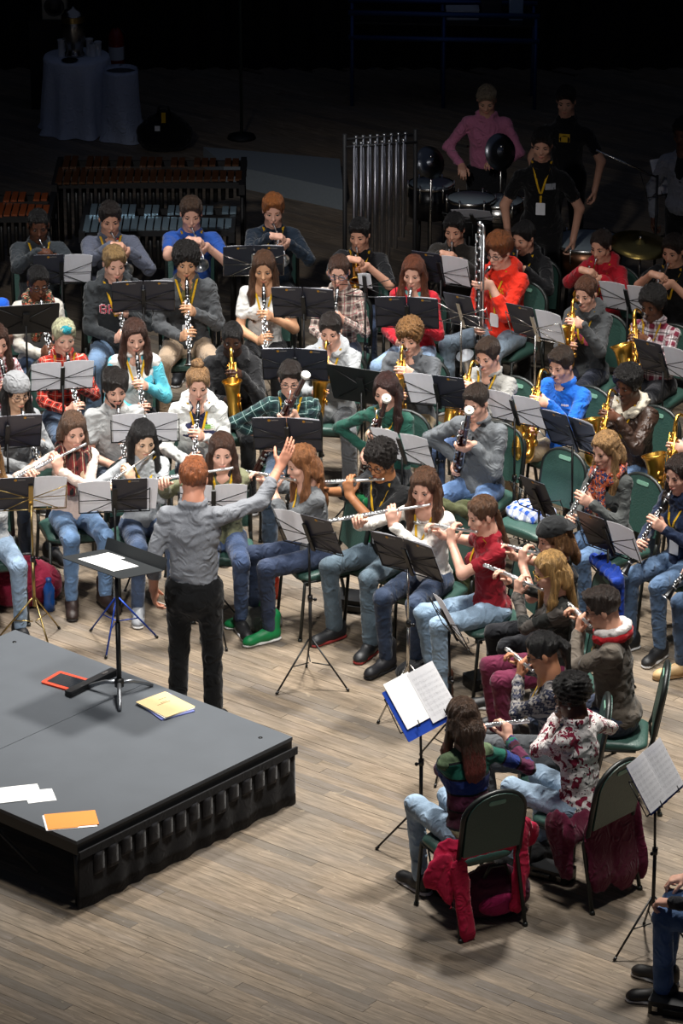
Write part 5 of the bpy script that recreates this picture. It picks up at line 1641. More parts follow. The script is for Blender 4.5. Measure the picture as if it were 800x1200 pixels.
# two stands whose pages face the balcony side
r_, mw_, (c_, x_, v_, n_) = stand(494, 825, -136, dn(e13), 'X', a0=60, H=1.0, tilt=38)
bs = mw_ @ basis(x_, v_, n_, c_)
folder_obj(bs @ Matrix.Translation((.03, .0, .003)) @ Matrix.Rotation(math.radians(-4), 4, 'Z'), (-.0,), 'blue folder under white music before ' + dn(e13), FOLDERBLUE, .40, .33)
sheet_obj(bs @ Matrix.Translation((.095, .05, .010)) @ Matrix.Rotation(math.radians(-4), 4, 'Z'), .215, .30, 'white blank page left of the print before ' + dn(e13), blank=True)
sheet_obj(bs @ Matrix.Translation((-.105, .04, .012)) @ Matrix.Rotation(math.radians(-4), 4, 'Z'), .225, .33, 'printed music page before ' + dn(e13))
r_, mw_, (c_, x_, v_, n_) = stand(770, 917, -120, dn(f4), 'X', a0=95, H=1.05, tilt=32)
bs = mw_ @ basis(x_, v_, n_, c_)
folder_obj(bs @ Matrix.Translation((0, .03, .003)), (0,), 'blue folder behind the pages before ' + dn(f4), FOLDERBLUE, .42, .30)
sheet_obj(bs @ Matrix.Translation((.108, .045, .010)), .215, .30, 'left printed page on the stand before ' + dn(f4)); sheet_obj(bs @ Matrix.Translation((-.108, .045, .010)), .215, .30, 'right printed page on the stand before ' + dn(f4))

# ------------------------------------------------------------------ on the podium
def flat(px, py, z, dx, dy, th, ang):
    p = at(px, py, z); return Matrix.Translation((p.x, p.y, z)) @ Matrix.Rotation(math.radians(ang), 4, 'Z'), dx, dy, th
def slab(name, px, py, z, dx, dy, th, ang, mat, r=.004, parent=None, dz=0):
    M, dx, dy, th = flat(px, py, z, dx, dy, th, ang)
    if parent is None:
        o = MB().plate(rrect(dx, dy, r, 2), 0, th).build(name, mat); o.matrix_world = M @ Matrix.Translation((0, 0, dz)); return o
PODA = -math.degrees(POD_T)
def conductor_stand():
    b = at(140, 815, POD_H)
    r = empty('conductor_stand', (b.x, b.y, POD_H), math.radians(PODA))
    top = .89
    MB().tube([(0, 0, .08), (0, 0, .5)], .016, 10).build('lower_pole', BLACKMETAL, r)
    MB().tube([(0, 0, .48), (0, 0, top - .02)], .011, 10).build('upper_pole', BLACKMETAL, r)
    MB().lathe([(.018, .06), (.03, .065), (.03, .11), (.018, .12)], 12).build('base_hub', BLACKMETAL, r)
    cast = plain('cast_aluminium', '#8b8f94', .35, .8)
    for k in range(3):
        a = math.radians(75 + 120 * k); d = Vector((math.cos(a), math.sin(a), 0))
        MB().tube([d * .02 + Vector((0, 0, .09)), d * .1 + Vector((0, 0, .075)), d * .19 + Vector((0, 0, .035)), d * .24 + Vector((0, 0, .008))], [.014, .014, .013, .011], 8).build('foot', cast, r)
    Mx = Matrix.Translation((-.03, 0, top)) @ Matrix.Rotation(math.radians(-10), 4, 'X')
    d = MB().plate(rrect(.52, .40, .03, 4), -.004, 0, Mx).build('desk', plain('black_desk', '#26292b', .45), r)
    MB().plate(rrect(.52, .08, .01, 2), -.002, .002, Mx @ Matrix.Translation((0, .2, .036)) @ Matrix.Rotation(math.radians(78), 4, 'X')).build('ledge', plain('black_desk', '#26292b', .45), d)
    MB().box((-.03, 0, top - .03), (.09, .06, .05)).build('tilt_bracket', BLACKMETAL, r)
    tag(r, 'black conductor music stand with cast base standing on the podium', 'music stand', 'music stands')
    mw = Matrix.Translation((b.x, b.y, POD_H)) @ Matrix.Rotation(math.radians(PODA), 4, 'Z') @ Mx
    sheet_obj(mw @ Matrix.Translation((-.02, -.02, .003)) @ Matrix.Rotation(math.radians(2), 4, 'Z'), .30, .23, 'large blank score page on the conductor stand', blank=True)
    sheet_obj(mw @ Matrix.Translation((-.11, .1, .002)) @ Matrix.Rotation(math.radians(4), 4, 'Z'), .14, .1, 'small blank slip under the score on the conductor stand', blank=True)
conductor_stand()
def tablet():
    M, *_ = flat(78, 800, POD_H, 0, 0, 0, PODA + 8)
    r = empty('tablet', mat=M)
    MB().plate(rrect(.26, .20, .015, 3), 0, .012).build('case', plain('orange_rubber_case', '#e0482a', .5), r)
    MB().plate(rrect(.205, .145, .004, 2), .012, .0135).build('screen', plain('dark_glass_screen', '#23272c', .12), r)
    tag(r, 'tablet in orange rubber case lying on the podium', 'tablet')
tablet()
def baton_case():
    p, q = at(79, 817, POD_H), at(134, 790, POD_H)
    c = (p + q) / 2; ang = math.atan2(q.y - p.y, q.x - p.x)
    r = empty('baton_case', (c.x, c.y, POD_H), ang)
    L = (q - p).length
    MB().plate(rrect(L, .055, .01, 2), 0, .02).build('lower_shell', BLACKPLASTIC, r)
    MB().plate(rrect(L, .052, .01, 2), .022, .04).build('lid', plain('black_case_lid', '#1a1b1d', .4), r)
    MB().box((L * .3, 0, .041), (.05, .02, .003)).build('clasp', CHROME, r)
    tag(r, 'long narrow black baton case beside the stand base', 'case')
baton_case()
def score_stack():
    M, *_ = flat(194, 829, POD_H, 0, 0, 0, PODA + 78)
    r = empty('score_stack', mat=M)
    MB().plate(rrect(.24, .31, .003, 1), 0, .008, Matrix.Rotation(math.radians(-4), 4, 'Z')).build('blue_cover', plain('pale_blue_cover', '#6f78b8', .5), r)
    MB().plate(rrect(.235, .30, .003, 1), .008, .018, Matrix.Rotation(math.radians(2), 4, 'Z')).build('white_pages', PAPER_BLANK, r)
    MB().plate(rrect(.235, .30, .003, 1), .018, .022, Matrix.Rotation(math.radians(5), 4, 'Z')).build('tan_cover', plain('tan_cover', '#d8bd8c', .6, var=.06), r)
    g = MB()
    for i, (x, y, w) in enumerate(((0, .02, .1), (.01, .035, .05), (.03, .08, .06))): g.box((x, y, .0226), (w, .004, .0006), Matrix.Rotation(math.radians(5), 3, 'Z'))
    g.build('title_print', plain('brown_print', '#5a452c', .6), r)
    tag(r, 'stack of scores with tan cover on the podium edge', 'scores')
score_stack()
for (px, py, ang, w, h, lb) in ((18, 931, PODA + 56, .30, .20, 'blank white page lying at the podium edge, larger'), (47, 933, PODA + 56, .17, .16, 'blank white page overlapped by a larger one on podium')):
    p = at(px, py, POD_H); sheet_obj(Matrix.Translation((p.x, p.y, POD_H + (.003 if w > .2 else .0005))) @ Matrix.Rotation(math.radians(ang), 4, 'Z') , w, h, lb, 'loose pages on the podium', True)
def orange_folder():
    M, *_ = flat(84, 962, POD_H, 0, 0, 0, 11)
    r = empty('orange_folder', mat=M)
    MB().plate(rrect(.30, .2, .003, 1), .0, .004, Matrix.Translation((-.012, -.004, 0))).build('pages', PAPER_BLANK, r)
    MB().plate([(-.15, -.1), (.02, -.1), (.035, -.085), (.15, -.085), (.15, .1), (-.15, .1)], .004, .008).build('cover', plain('orange_card', '#e8913e', .6, var=.04), r)
    tag(r, 'orange card folder lying at the podium corner', 'folder')
orange_folder()

# baton in the conductor's hand
hl = cnd["MW"] @ Vector((.25, -.07, .80))
b = MB(); e_ = hl + Vector((.24, .0, -.10)); b.tube([hl, e_], [.0035, .0015], 6); b.build('stick', IVORY, None)
bt = bpy.context.scene.objects['stick']
br = empty('baton', tuple(hl)); bt.parent = br; bt.matrix_parent_inverse = br.matrix_world.inverted()
bt.matrix_parent_inverse = Matrix.Translation(-hl)
MB().lathe([(.004, -.03), (.009, -.015), (.004, .01)], 8).build('handle', plain('cork_handle', '#a37b4d', .7), br)
tag(br, 'thin white baton in the conductor lowered hand', 'baton')

# ------------------------------------------------------------------ floor clutter
def soft_bag(name, px, py, z, dims, ang, mat, label, strap=None, pocket=None, seed=1, cat='bag', parts='body'):
    p = at(px, py, z); r = empty(name, (p.x, p.y, z), math.radians(ang))
    f = Field(); dx, dy, dz = dims
    f.cone((-dx * .3, 0, dz * .4), (dx * .3, 0, dz * .4), dz * .42, k=.05, flat=(nv(0, 1, 0), dz / dy)); f.ell((0, 0, dz * .35), (dx * .5, dy * .5, dz * .36), k=.05); f.ell((0, 0, dz * .65), (dx * .42, dy * .42, dz * .36), k=.05)
    f.cut((0, 0, -1), 0); f.noise.append(folds(seed, .004, (.05, .14))); f.noise.append(creases(seed, .005))
    V, Q, _ = f.solve(.015).surface(); bme = np_mesh(parts, V, Q); bme.attributes.new('pat', 'FLOAT_VECTOR', 'POINT').data.foreach_set('vector', np.ascontiguousarray(V, np.float32).ravel()); link_mesh(parts, bme, mat, r)
    if strap: MB().tube([(-dx * .2, -dy * .3, dz * .9), (-dx * .12, -dy * .35, dz * 1.15), (dx * .12, -dy * .35, dz * 1.15), (dx * .2, -dy * .3, dz * .9)], .012, 6).build('strap', strap, r)
    if pocket:
        f = Field(); f.ell((0, -dy * .42, dz * .35), (dx * .34, dy * .2, dz * .24), k=.02); V, Q, _ = f.solve(.012).surface(); link_mesh('pocket', np_mesh('pocket', V, Q), pocket, r)
    tag(r, label, cat, 'bags on the floor'); return r
soft_bag('backpack', 30, 708, 0, (.36, .26, .36), 10, cloth('#7a1430', .8), 'crimson backpack on the floor between the front flute chairs', BLACKMETAL, seed=4)
soft_bag('fur_bag', 302, 735, 0, (.30, .22, .16), 0, cloth('#85857f', .95, .9), 'grey furry bag on the floor behind the green shoe', seed=6)
soft_bag('plush_toy', 300, 712, .0, (.15, .12, .22), 0, cloth('#cfc6bb', .9), 'small pale plush bundle behind the grey furry bag', seed=8, cat='plush')
soft_bag('backpack', 575, 1068, 0, (.38, .26, .30), 20, cloth('#4d1230', .7), 'maroon backpack with magenta pocket under the chair of rainbow sweater', BLACKMETAL, cloth('#a81d58', .6), seed=9)
soft_bag('dark_bag', 490, 800, 0, (.26, .2, .16), 0, cloth('#17181b'), 'black bag at the foot of the white blouse player stand', seed=12)
soft_bag('dark_bag', 615, 1010, 0, (.42, .3, .12), 40, cloth('#141416'), 'flat black bag under the chair of maroon cardigan', seed=13)
soft_bag('dark_bag', 700, 760, 0, (.4, .3, .2), 0, cloth('#101013'), 'black bag on the floor by the taupe jacket chair', seed=14)
soft_bag('tote_bag', 622, 607, .46, (.34, .3, .10), -50, plaid('#d6dbe2', '#2c55b0', None, .06), 'white and blue cloth bag on the empty green chair', seed=15)
soft_bag('drawstring_bag', 722, 600, .34, (.2, .18, .22), -50, blotch('#d8dbe0', [('#1f45a8', .52)], 14, 'bag'), 'white and blue drawstring bag hanging by the grey top player', seed=16)
def case(px, py, dims, ang, label, seed=1):
    p = at(px, py, 0); r = empty('instrument_case', (p.x, p.y, 0), math.radians(ang)); dx, dy, dz = dims
    MB().plate(rrect(dx, dy, .02, 3), 0, dz * .5).build('lower_shell', BLACKPLASTIC, r); MB().plate(rrect(dx, dy, .02, 3), dz * .52, dz).build('lid', plain('case_lid', '#16171a', .45), r)
    MB().box((0, -dy / 2 - .008, dz * .5), (.12, .016, .02)).build('handle', BLACKMETAL, r)
    for sx in (-1, 1): MB().box((sx * dx * .35, -dy / 2 - .004, dz * .5), (.03, .008, .03)).build('latch', CHROME, r)
    tag(r, label, 'case', 'instrument cases')
case(530, 1052, (.42, .12, .09), -52, 'black instrument case beside the maroon backpack')
case(640, 1025, (.34, .14, .07), -30, 'black instrument case under the maroon cardigan chair')
case(793, 1185, (.3, .16, .08), -20, 'black case on the bare floor at the jeans player feet')
case(420, 712, (.36, .2, .09), -20, 'black case behind the white blouse player boots')
case(575, 800, (.36, .16, .08), 30, 'black case behind the single sheet stand')
def bottle(px, py, col, cap, label, h=.21, r0=.033):
    p = at(px, py, 0); r = empty('water_bottle', (p.x, p.y, 0))
    m = plain('bottle_' + col.strip('#'), col, .12)
    m.node_tree.nodes['Principled BSDF'].inputs['Transmission Weight'].default_value = .75 if col == '#dfe8ee' else 0
    MB().lathe([(.0, .0), (r0, .002), (r0, h * .3), (r0 * .92, h * .4), (r0, h * .5), (r0, h * .7), (r0 * .45, h * .88), (r0 * .42, h * .92)], 14).build('bottle_body', m, r)
    MB().lathe([(r0 * .5, h * .9), (r0 * .5, h), (0, h)], 12).build('cap', plain('cap_' + cap.strip('#'), cap, .4), r)
    tag(r, label, 'bottle', 'bottles on the floor')
bottle(131, 705, '#dfe8ee', '#2f7fd6', 'clear water bottle with blue cap by the blue stand legs')
bottle(58, 715, '#1d4a8c', '#15356a', 'blue drinking bottle on the floor beside the crimson backpack', .24, .04)
bottle(322, 700, '#c23a22', '#d8482a', 'red drinking bottle beside the grey furry bag', .2, .035)
# jackets hung over chairs
def hung(name, info, mat, label, prims, seed):
    r = empty(name); r.matrix_world = info['MW']
    f = Field()
    for pr in prims: f.cone(*pr[:4], k=.03, flat=pr[4] if len(pr) > 4 else None)
    f.noise.append(folds(seed, .007, (.04, .09), 6, .25))
    V, Q, _ = f.solve(.012).surface(); link_mesh('cloth_body', np_mesh('cloth', V, Q), mat, r)
    tag(r, label, 'jacket', 'jackets over chairs')
    return r
def FL(n, k): return (unit(nv(*n)), k)
hung('jacket', e13, cloth('#c41a45', .75), 'red jacket hanging from the chair of rainbow sweater', [((-.22, .17, .52), (.22, .17, .50), .07, .06, FL((0, 1, .2), 4)), ((.22, .14, .50), (.33, .20, .42), .10, .085, FL((0, 1, 0), 4)), ((.30, .2, .46), (.26, .25, .22), .09, .02, FL((0, 1, 0), 3.5)), ((.2, .24, .46), (.17, .29, .05), .055, .06, FL((0, 1, 0), 3.5)), ((-.24, .12, .56), (-.33, .05, .46), .085, .095, FL((.3, 1, 0), 2.2)), ((-.26, .16, .5), (-.2, .22, .1), .06, .05, FL((0, 1, 0), 3.5))], 31)
hung('cardigan', e12, cloth('#5c1430', .8), 'maroon shawl draped on the chair of maroon cardigan', [((-.22, .12, .50), (.24, .14, .50), .08, .08, FL((0, 1, .4), 3)), ((.26, .06, .5), (.27, .12, .26), .11, .07, FL((1, 0, 0), 4)), ((-.25, .1, .5), (-.24, .2, .16), .14, .13, FL((1, 0, 0), 4)), ((-.1, .21, .48), (-.1, .27, .16), .13, .12, FL((0, 1, 0), 4.5)), ((.1, .21, .48), (.1, .26, .2), .12, .11, FL((0, 1, 0), 4.5))], 33)
hung('jacket', e6, cloth('#4a4d33', .9), 'olive green jacket over the chair back of white blouse', [((-.2, .27, .93), (.2, .27, .93), .035, .035), ((-.12, .31, .88), (-.12, .27, .45), .12, .13, FL((0, 1, 0), 4)), ((.12, .31, .88), (.12, .27, .45), .12, .13, FL((0, 1, 0), 4)), ((.21, .26, .88), (.27, .22, .5), .05, .05, FL((0, 1, 0), 1.5))], 35)
hung('jacket', e4, cloth('#12703f', .8), 'green jacket hanging on the chair of charcoal sweater', [((-.17, .27, .93), (.17, .27, .93), .03, .03), ((-.1, .30, .9), (-.11, .28, .62), .09, .10, FL((0, 1, 0), 4.5)), ((.1, .30, .9), (.11, .28, .58), .09, .10, FL((0, 1, 0), 4.5))], 37)
hung('jacket', e8, cloth('#1c3fa0', .8), 'blue jacket over the chair of backwards cap player', [((-.2, .27, .93), (.2, .27, .93), .035, .035), ((-.1, .31, .88), (-.12, .29, .3), .12, .13, FL((0, 1, 0), 4)), ((.1, .31, .88), (.12, .29, .3), .12, .13, FL((0, 1, 0), 4))], 39)
# empty chair
p_ = at(633, 612, .45)
chair_at((p_.x, p_.y, 0), -44, 'empty green padded chair with cloth bag on its seat')
# red hood of the taupe jacket, lettering and chest prints
def on_person(info, name, mb, mat): return mb.build(name, mat, info['root'])
def hood(info, mat_in, mat_out):
    M = info['HC']; nb = M - nv(0, -.045, .125)
    for nm, rr, mt, zz in (('hood', .034, mat_out, -.02), ('hood_lining', .026, mat_in, .012)):
        f = Field()
        for i in range(9):
            a0 = math.radians(-150 + 300 * i / 9); a1_ = math.radians(-150 + 300 * (i + 1) / 9)
            pt = lambda a: nb + nv(math.sin(a) * .095, math.cos(a) * .09 + .015, zz - .01 + .02 * math.cos(a))
            f.cone(pt(a0), pt(a1_), rr, k=.02)
        V, Q, _ = f.solve(.011).surface(); link_mesh(nm, np_mesh(nm, V, Q), mt, info['root'])
hood(e10, cloth('#d9d3cf'), cloth('#b81c26'))
hood(a2, cloth('#a8202a'), cloth('#4a4e5a')) if False else None
LET = {'G': ['01110', '10001', '10000', '10111', '10001', '10001', '01110'], 'R': ['11110', '10001', '10001', '11110', '10100', '10010', '10001'], 'I': ['111', '010', '010', '010', '010', '010', '111']}
def lettering(info, word, x0, z0, px, mats, name='lettering'):
    for layer, (mt, grow, off) in enumerate(mats):
        g = MB(); x = x0
        for ch in word:
            rows = LET[ch]
            for j, row in enumerate(rows):
                for i, c in enumerate(row):
                    if c == '1':
                        xx, zz = x + i * px, z0 - j * px
                        y = info['surf'](xx, zz)
                        if y is None: continue
                        g.box((xx, y - off, zz), (px * grow, .006, px * grow))
            x += (len(rows[0]) + 1.2) * px
        g.build(name if layer else name + '_outline', mt, info['root'])
lettering(b2, 'GRI', -.112, .90, .0100, [(plain('print_white', '#e3d6d8', .7), 1.4, .003), (plain('print_pink', '#c22a44', .7), .95, .006)])
def patch(info, x, z, w, h, mat, name, ang=0):
    y = info['surf'](x, z)
    if y is None: return
    g = MB(); n = 5
    for i in range(n):
        for j in range(3):
            xx = x + (i - (n - 1) / 2) * w / n; zz = z + (j - 1) * h / 3 + math.tan(math.radians(ang)) * (xx - x)
            yy = info['surf'](xx, zz)
            if yy is not None: g.box((xx, yy - .002, zz), (w / n * 1.05, .006, h / 3 * 1.05))
    g.build(name, mat, info['root'])
patch(c4, .055, .90, .05, .014, plain('print_white', '#e3d6d8', .7), 'chest_logo', 18)
patch(b7, .075, .92, .055, .04, plain('print_gold', '#d99a1e', .7), 'chest_print')
patch(d3, .075, .90, .07, .035, plain('print_green', '#7fae58', .7), 'chest_print')
patch(d3, .06, .885, .09, .012, plain('print_white', '#e3d6d8', .7), 'chest_print')
patch(c8, .07, .92, .05, .012, plain('print_white', '#e3d6d8', .7), 'chest_logo')
patch(b8, -.02, .86, .15, .06, plain('print_pinkred', '#c4506a', .7), 'chest_print', -20)
patch(S3, .0, 1.28, .09, .07, plain('print_yellow', '#c9a021', .7), 'chest_print')
patch(S2, .075, 1.26, .08, .05, plain('print_grey', '#8f9298', .7), 'chest_print')

# ------------------------------------------------------------------ percussion and the dark stage behind
def bars(px0, px1, py, z, yd, n, mat, label, name, frame, row2=True, tilt=0.0):
    p, q = at(px0, py, z), at(px1, py, z); L = (q - p).length
    r = empty(name, (p.x, p.y, 0), tilt)
    for row in range(2 if row2 else 1):
        for i in range(n):
            if row == 1 and i % 7 in (2, 6): continue
            t = (i + .5 + .5 * row) / n
            ln = (.42 - .2 * t) * (1 if row == 0 else .75) * yd
            MB().box((L * t, (.0 if row == 0 else .30 * yd), z + .02 * row), (L / n * .8, ln, .018)).build('bar', mat, r)
    for y, h in ((-.16, z), (.16, z), (.42, z)):
        MB().box((L / 2, y * yd, h - .03), (L + .06, .025, .05)).build('rail', frame, r)
    for x in (0, L):
        MB().box((x, .12 * yd, z - .04), (.05, .75 * yd, .09)).build('end_piece', frame, r)
        for y in (-.15, .4): MB().tube([(x, y * yd, 0), (x, y * yd, z - .05)], .018, 8).build('leg', frame, r)
    for i in range(n):
        t = (i + .5) / n; ln = .55 - .42 * t
        MB().tube([(L * t, .0, z - .04), (L * t, .0, z - .04 - ln)], L / n * .32, 8).build('resonator', BLACKMETAL, r)
    tag(r, label, 'percussion'); return r
DKFRAME = plain('black_stage_frame', '#0d0d0f', .6)
bars(98, 272, 262, .88, 1.0, 19, plain('grey_blue_alloy_bars', '#8ba0ac', .35, .7), 'metal bar vibraphone standing behind the trumpets', 'vibraphone', DKFRAME)
bars(66, 284, 206, .92, 1.1, 24, plain('rosewood_bars', '#4a2c16', .4), 'rosewood marimba standing in the dark behind the vibraphone', 'marimba', DKFRAME)
bars(-30, 58, 246, .9, 1.0, 10, plain('orange_wood_bars', '#8a4422', .4), 'rose orange xylophone bars behind the dark zip jacket player', 'xylophone', DKFRAME)
def chimes():
    p, q = at(412, 165, 1.75), at(478, 150, 1.75); L = .44
    r = empty('tubular_chimes', (p.x, p.y, 0), math.radians(14))
    for k in range(16):
        x = .02 + k * L / 15; back = k % 2
        ln = 1.45 - .045 * k
        t = MB().tube([(x, .05 * back, 1.72 + .04 * back - ln), (x, .05 * back, 1.72 + .04 * back)], .0135, 8).build('tube', metal('chime_steel', '#a4a4aa', .35), r)
        MB().tube([(x, .05 * back, 1.72 + .04 * back), (x, .05 * back, 1.735 + .04 * back)], .0155, 8).build('cap', SILVER, t)
    MB().tube([(-.05, .0, 1.7), (L + .1, .0, 1.7)], .012, 8).build('front_rail', DKFRAME, r); MB().tube([(-.05, .05, 1.75), (L + .1, .05, 1.75)], .012, 8).build('back_rail', DKFRAME, r)
    for x in (-.05, L + .1):
        MB().tube([(x, .03, 0.05), (x, .03, 1.8)], .018, 8).build('post', DKFRAME, r); MB().tube([(x, -.3, .03), (x, .35, .03)], .018, 8).build('foot', DKFRAME, r)
    tag(r, 'rack of silver tubular chimes standing behind the trumpets', 'chimes')
chimes()
def drum(px, py, z, rad, h, mat, label, name='timpani', bowl=True):
    p = at(px, py, z); r = empty(name, (p.x, p.y, 0))
    sh = [(rad, z), (rad * .98, z - h * .4), (rad * .8, z - h * .75), (rad * .4, z - h)] if bowl else [(rad, z), (rad, z - h)]
    MB().lathe(sh, 24, cap=True).build('shell', mat, r)
    MB().lathe([(0, z + .002), (rad, z + .002), (rad * 1.01, z - .004)], 24).build('head', plain('drum_head', '#8d9aa0', .5), r)
    MB().lathe([(rad * 1.0, z - .02), (rad * 1.035, z - .018), (rad * 1.035, z + .008), (rad, z + .01)], 24).build('rim', CHROME, r)
    for k in range(6):
        a = k * math.pi / 3; MB().tube([(rad * 1.03 * math.cos(a), rad * 1.03 * math.sin(a), z - .12), (rad * 1.03 * math.cos(a), rad * 1.03 * math.sin(a), z + .03)], .008, 6).build('lug', CHROME, r)
    for k in range(3):
        a = k * 2.094 + .4; MB().tube([(rad * .7 * math.cos(a), rad * .7 * math.sin(a), 0), (rad * .6 * math.cos(a), rad * .6 * math.sin(a), z - h * .6)], .014, 6).build('leg', DKFRAME, r)
    tag(r, label, 'drum', 'drums at the back')
COPPER = metal('dark_copper', '#6a4a38', .3)
drum(688, 282, .75, .30, .4, COPPER, 'kettledrum left of the brass cymbal at the back')
drum(505, 215, .95, .19, .28, plain('drum_shell_black', '#16171a', .3), 'black concert tom beside the tubular chimes', 'tom_drum', False)
drum(552, 232, .9, .20, .26, plain('drum_shell_black', '#16171a', .3), 'black concert tom in front of the pink shirt player', 'tom_drum', False)
drum(585, 235, .85, .2, .2, CHROME, 'chrome snare drum in front of the pink shirt player', 'snare_drum', False)
def cymbal(px, py, z, rad, tilt, label, mt=None):
    p = at(px, py, z); r = empty('cymbal_stand', (p.x, p.y, 0))
    Mx = Matrix.Translation((0, 0, z)) @ Matrix.Rotation(math.radians(tilt), 4, 'X') @ Matrix.Rotation(math.radians(tilt * .5), 4, 'Y')
    MB().lathe([(.005, .035), (.03, .03), (.05, .008), (rad * .6, -.004), (rad, -.018), (rad, -.016), (rad * .6, -.002), (.05, .01)], 28, M=Mx).build('cymbal', mt or metal('cymbal_bronze', '#b99f5a', .28), r)
    MB().tube([(0, 0, .3), (0, 0, z + .06)], .011, 8).build('pole', CHROME, r)
    MB().lathe([(.014, z + .03), (.014, z + .06)], 8, cap=True).build('wing_nut', CHROME, r)
    for k in range(3):
        a = k * 2.094; MB().tube([(0, 0, .35), (.3 * math.cos(a), .3 * math.sin(a), .012)], .01, 6).build('leg', CHROME, r)
    tag(r, label, 'cymbal', 'cymbals')
cymbal(750, 285, 1.0, .25, 10, 'brass cymbal on a stand behind the red hooded trumpeter')
cymbal(505, 190, 1.25, .14, 60, 'small tilted cymbal beside the tubular chimes', metal('dark_chrome', '#7d8084', .3))
cymbal(587, 178, 1.2, .16, 70, 'upright silver cymbal standing before the pink shirt', metal('dark_chrome', '#7d8084', .3))
# rail in front of the pink-shirted player
p_, q_ = at(547, 172, 1.15), at(600, 175, 1.15)
r_ = empty('mallet_rail', (p_.x, p_.y, 0))
MB().tube([(0, 0, 1.15), (q_.x - p_.x, q_.y - p_.y, 1.15)], .012, 8).build('crossbar', CHROME, r_); MB().tube([((q_.x - p_.x) * .5, 0, 0.02), ((q_.x - p_.x) * .5, 0, 1.15)], .013, 8).build('post', CHROME, r_)
for k in range(3): MB().tube([((q_.x - p_.x) * .5, 0, .3), ((q_.x - p_.x) * .5 + .26 * math.cos(k * 2.1), .26 * math.sin(k * 2.1), .012)], .01, 6).build('leg', CHROME, r_)
tag(r_, 'chrome T shaped rail in front of the pink shirt player', 'stand')
stand(554, 255, -10, 'the percussion at the back', 'W', H=1.1, sw=.32, sh=.24, tilt=55)
stand(782, 212, -150, 'pale grey cardigan', 'W', H=1.1, sw=.26, sh=.3, tilt=30)
# boom arm of a microphone stand
p_, q_ = at(698, 176, 1.5), at(770, 208, 1.25)
r_ = empty('microphone_stand', (q_.x, q_.y, 0))
MB().tube([(p_.x - q_.x, p_.y - q_.y, 1.5), (0, 0, 1.25)], .009, 8).build('boom', CHROME, r_); MB().tube([(0, 0, .03), (0, 0, 1.27)], .011, 8).build('pole', BLACKMETAL, r_)
MB().lathe([(0, 0), (.14, .0), (.13, .025), (.02, .04)], 16).build('base', BLACKMETAL, r_)
tag(r_, 'boom microphone stand behind the red hooded trumpeter', 'stand')
# coffee table with white cloth
def cloth_table():
    p = at(92, 152, 0); r = empty('cocktail_table', (p.x, p.y, 0))
    MB().lathe([(0, .74), (.31, .74), (.31, .715), (0, .715)], 28).build('tabletop', plain('plain_wood', '#6a4c34', .5), r); MB().tube([(0, 0, .02), (0, 0, .72)], .04, 10).build('pedestal', BLACKMETAL, r); MB().lathe([(0, 0), (.25, 0), (.24, .03), (0, .04)], 20).build('base', BLACKMETAL, r)
    tag(r, 'round cocktail table under a floor length white cloth', 'table')
    V = []; F = []; n = 64; rows = [(0, .746, 0), (.2, .746, 0), (.315, .745, 0), (.325, .72, .0), (.33, .5, .018), (.345, .25, .03), (.355, .06, .03), (.375, .006, .04)]
    for (rr, z, am) in rows:
        for k in range(n):
            a = 2 * math.pi * k / n; q = rr + am * math.sin(a * 9) + am * .5 * math.sin(a * 5 + 1)
            V.append((q * math.cos(a), q * math.sin(a), z))
    for i in range(len(rows) - 1):
        for k in range(n): F.append((i * n + k, i * n + (k + 1) % n, (i + 1) * n + (k + 1) % n, (i + 1) * n + k))
    o = MB().add(V, F, True).build('tablecloth', cloth('#d4dae6', .8, .3)); o.location = (p.x, p.y, 0)
    tag(o, 'white cloth draped to the floor over the cocktail table', 'tablecloth')
    u = empty('coffee_urn', (p.x - .02, p.y, .748))
    MB().lathe([(.0, .0), (.10, .0), (.1, .02), (.085, .04), (.09, .1), (.115, .16), (.115, .4), (.1, .42)], 20).build('tank', metal('steel', '#a9a49c', .25), u); MB().lathe([(.118, .34), (.118, .4)], 20).build('band', BRASSY, u)
    MB().lathe([(.1, .42), (.085, .45), (.03, .47), (.015, .49), (0, .49)], 20).build('lid', metal('steel', '#a9a49c', .25), u); MB().tube([(0, -.11, .08), (0, -.16, .08), (0, -.16, .05)], .01, 6).build('tap', CHROME, u)
    tag(u, 'tall steel coffee urn standing on the white clothed table', 'coffee urn')
    for i, (dx, h) in enumerate(((-.14, .17), (.13, .17), (.16, .13), (.21, .14))):
        c = empty('cup_stack', (p.x + dx, p.y - .05 + .04 * (i % 2), .748)); MB().lathe([(.03, 0), (.036, h), (.038, h), (.03, h - .01)], 14).build('cups', PAPER_BLANK, c); MB().lathe([(.037, h - .008), (.04, h - .004), (.037, h)], 14).build('rim', PAPER_BLANK, c)
        tag(c, ['white paper cup stack left of the coffee urn', 'tall white paper cup stack right of the coffee urn', 'short white paper cup stack right of the coffee urn', 'white paper cup stack at the table edge'][i], 'cups', 'cup stacks')
    t = empty('serving_tray', (p.x - .05, p.y - .22, .748)); MB().lathe([(0, .004), (.07, .004), (.08, .014), (.078, .016), (.07, .008), (0, .008)], 18).build('dish', BLACKPLASTIC, t); MB().lathe([(.078, .013), (.083, .015), (.078, .018)], 18).build('rim', BLACKPLASTIC, t); tag(t, 'small black dish in front of the coffee urn', 'dish')
cloth_table()
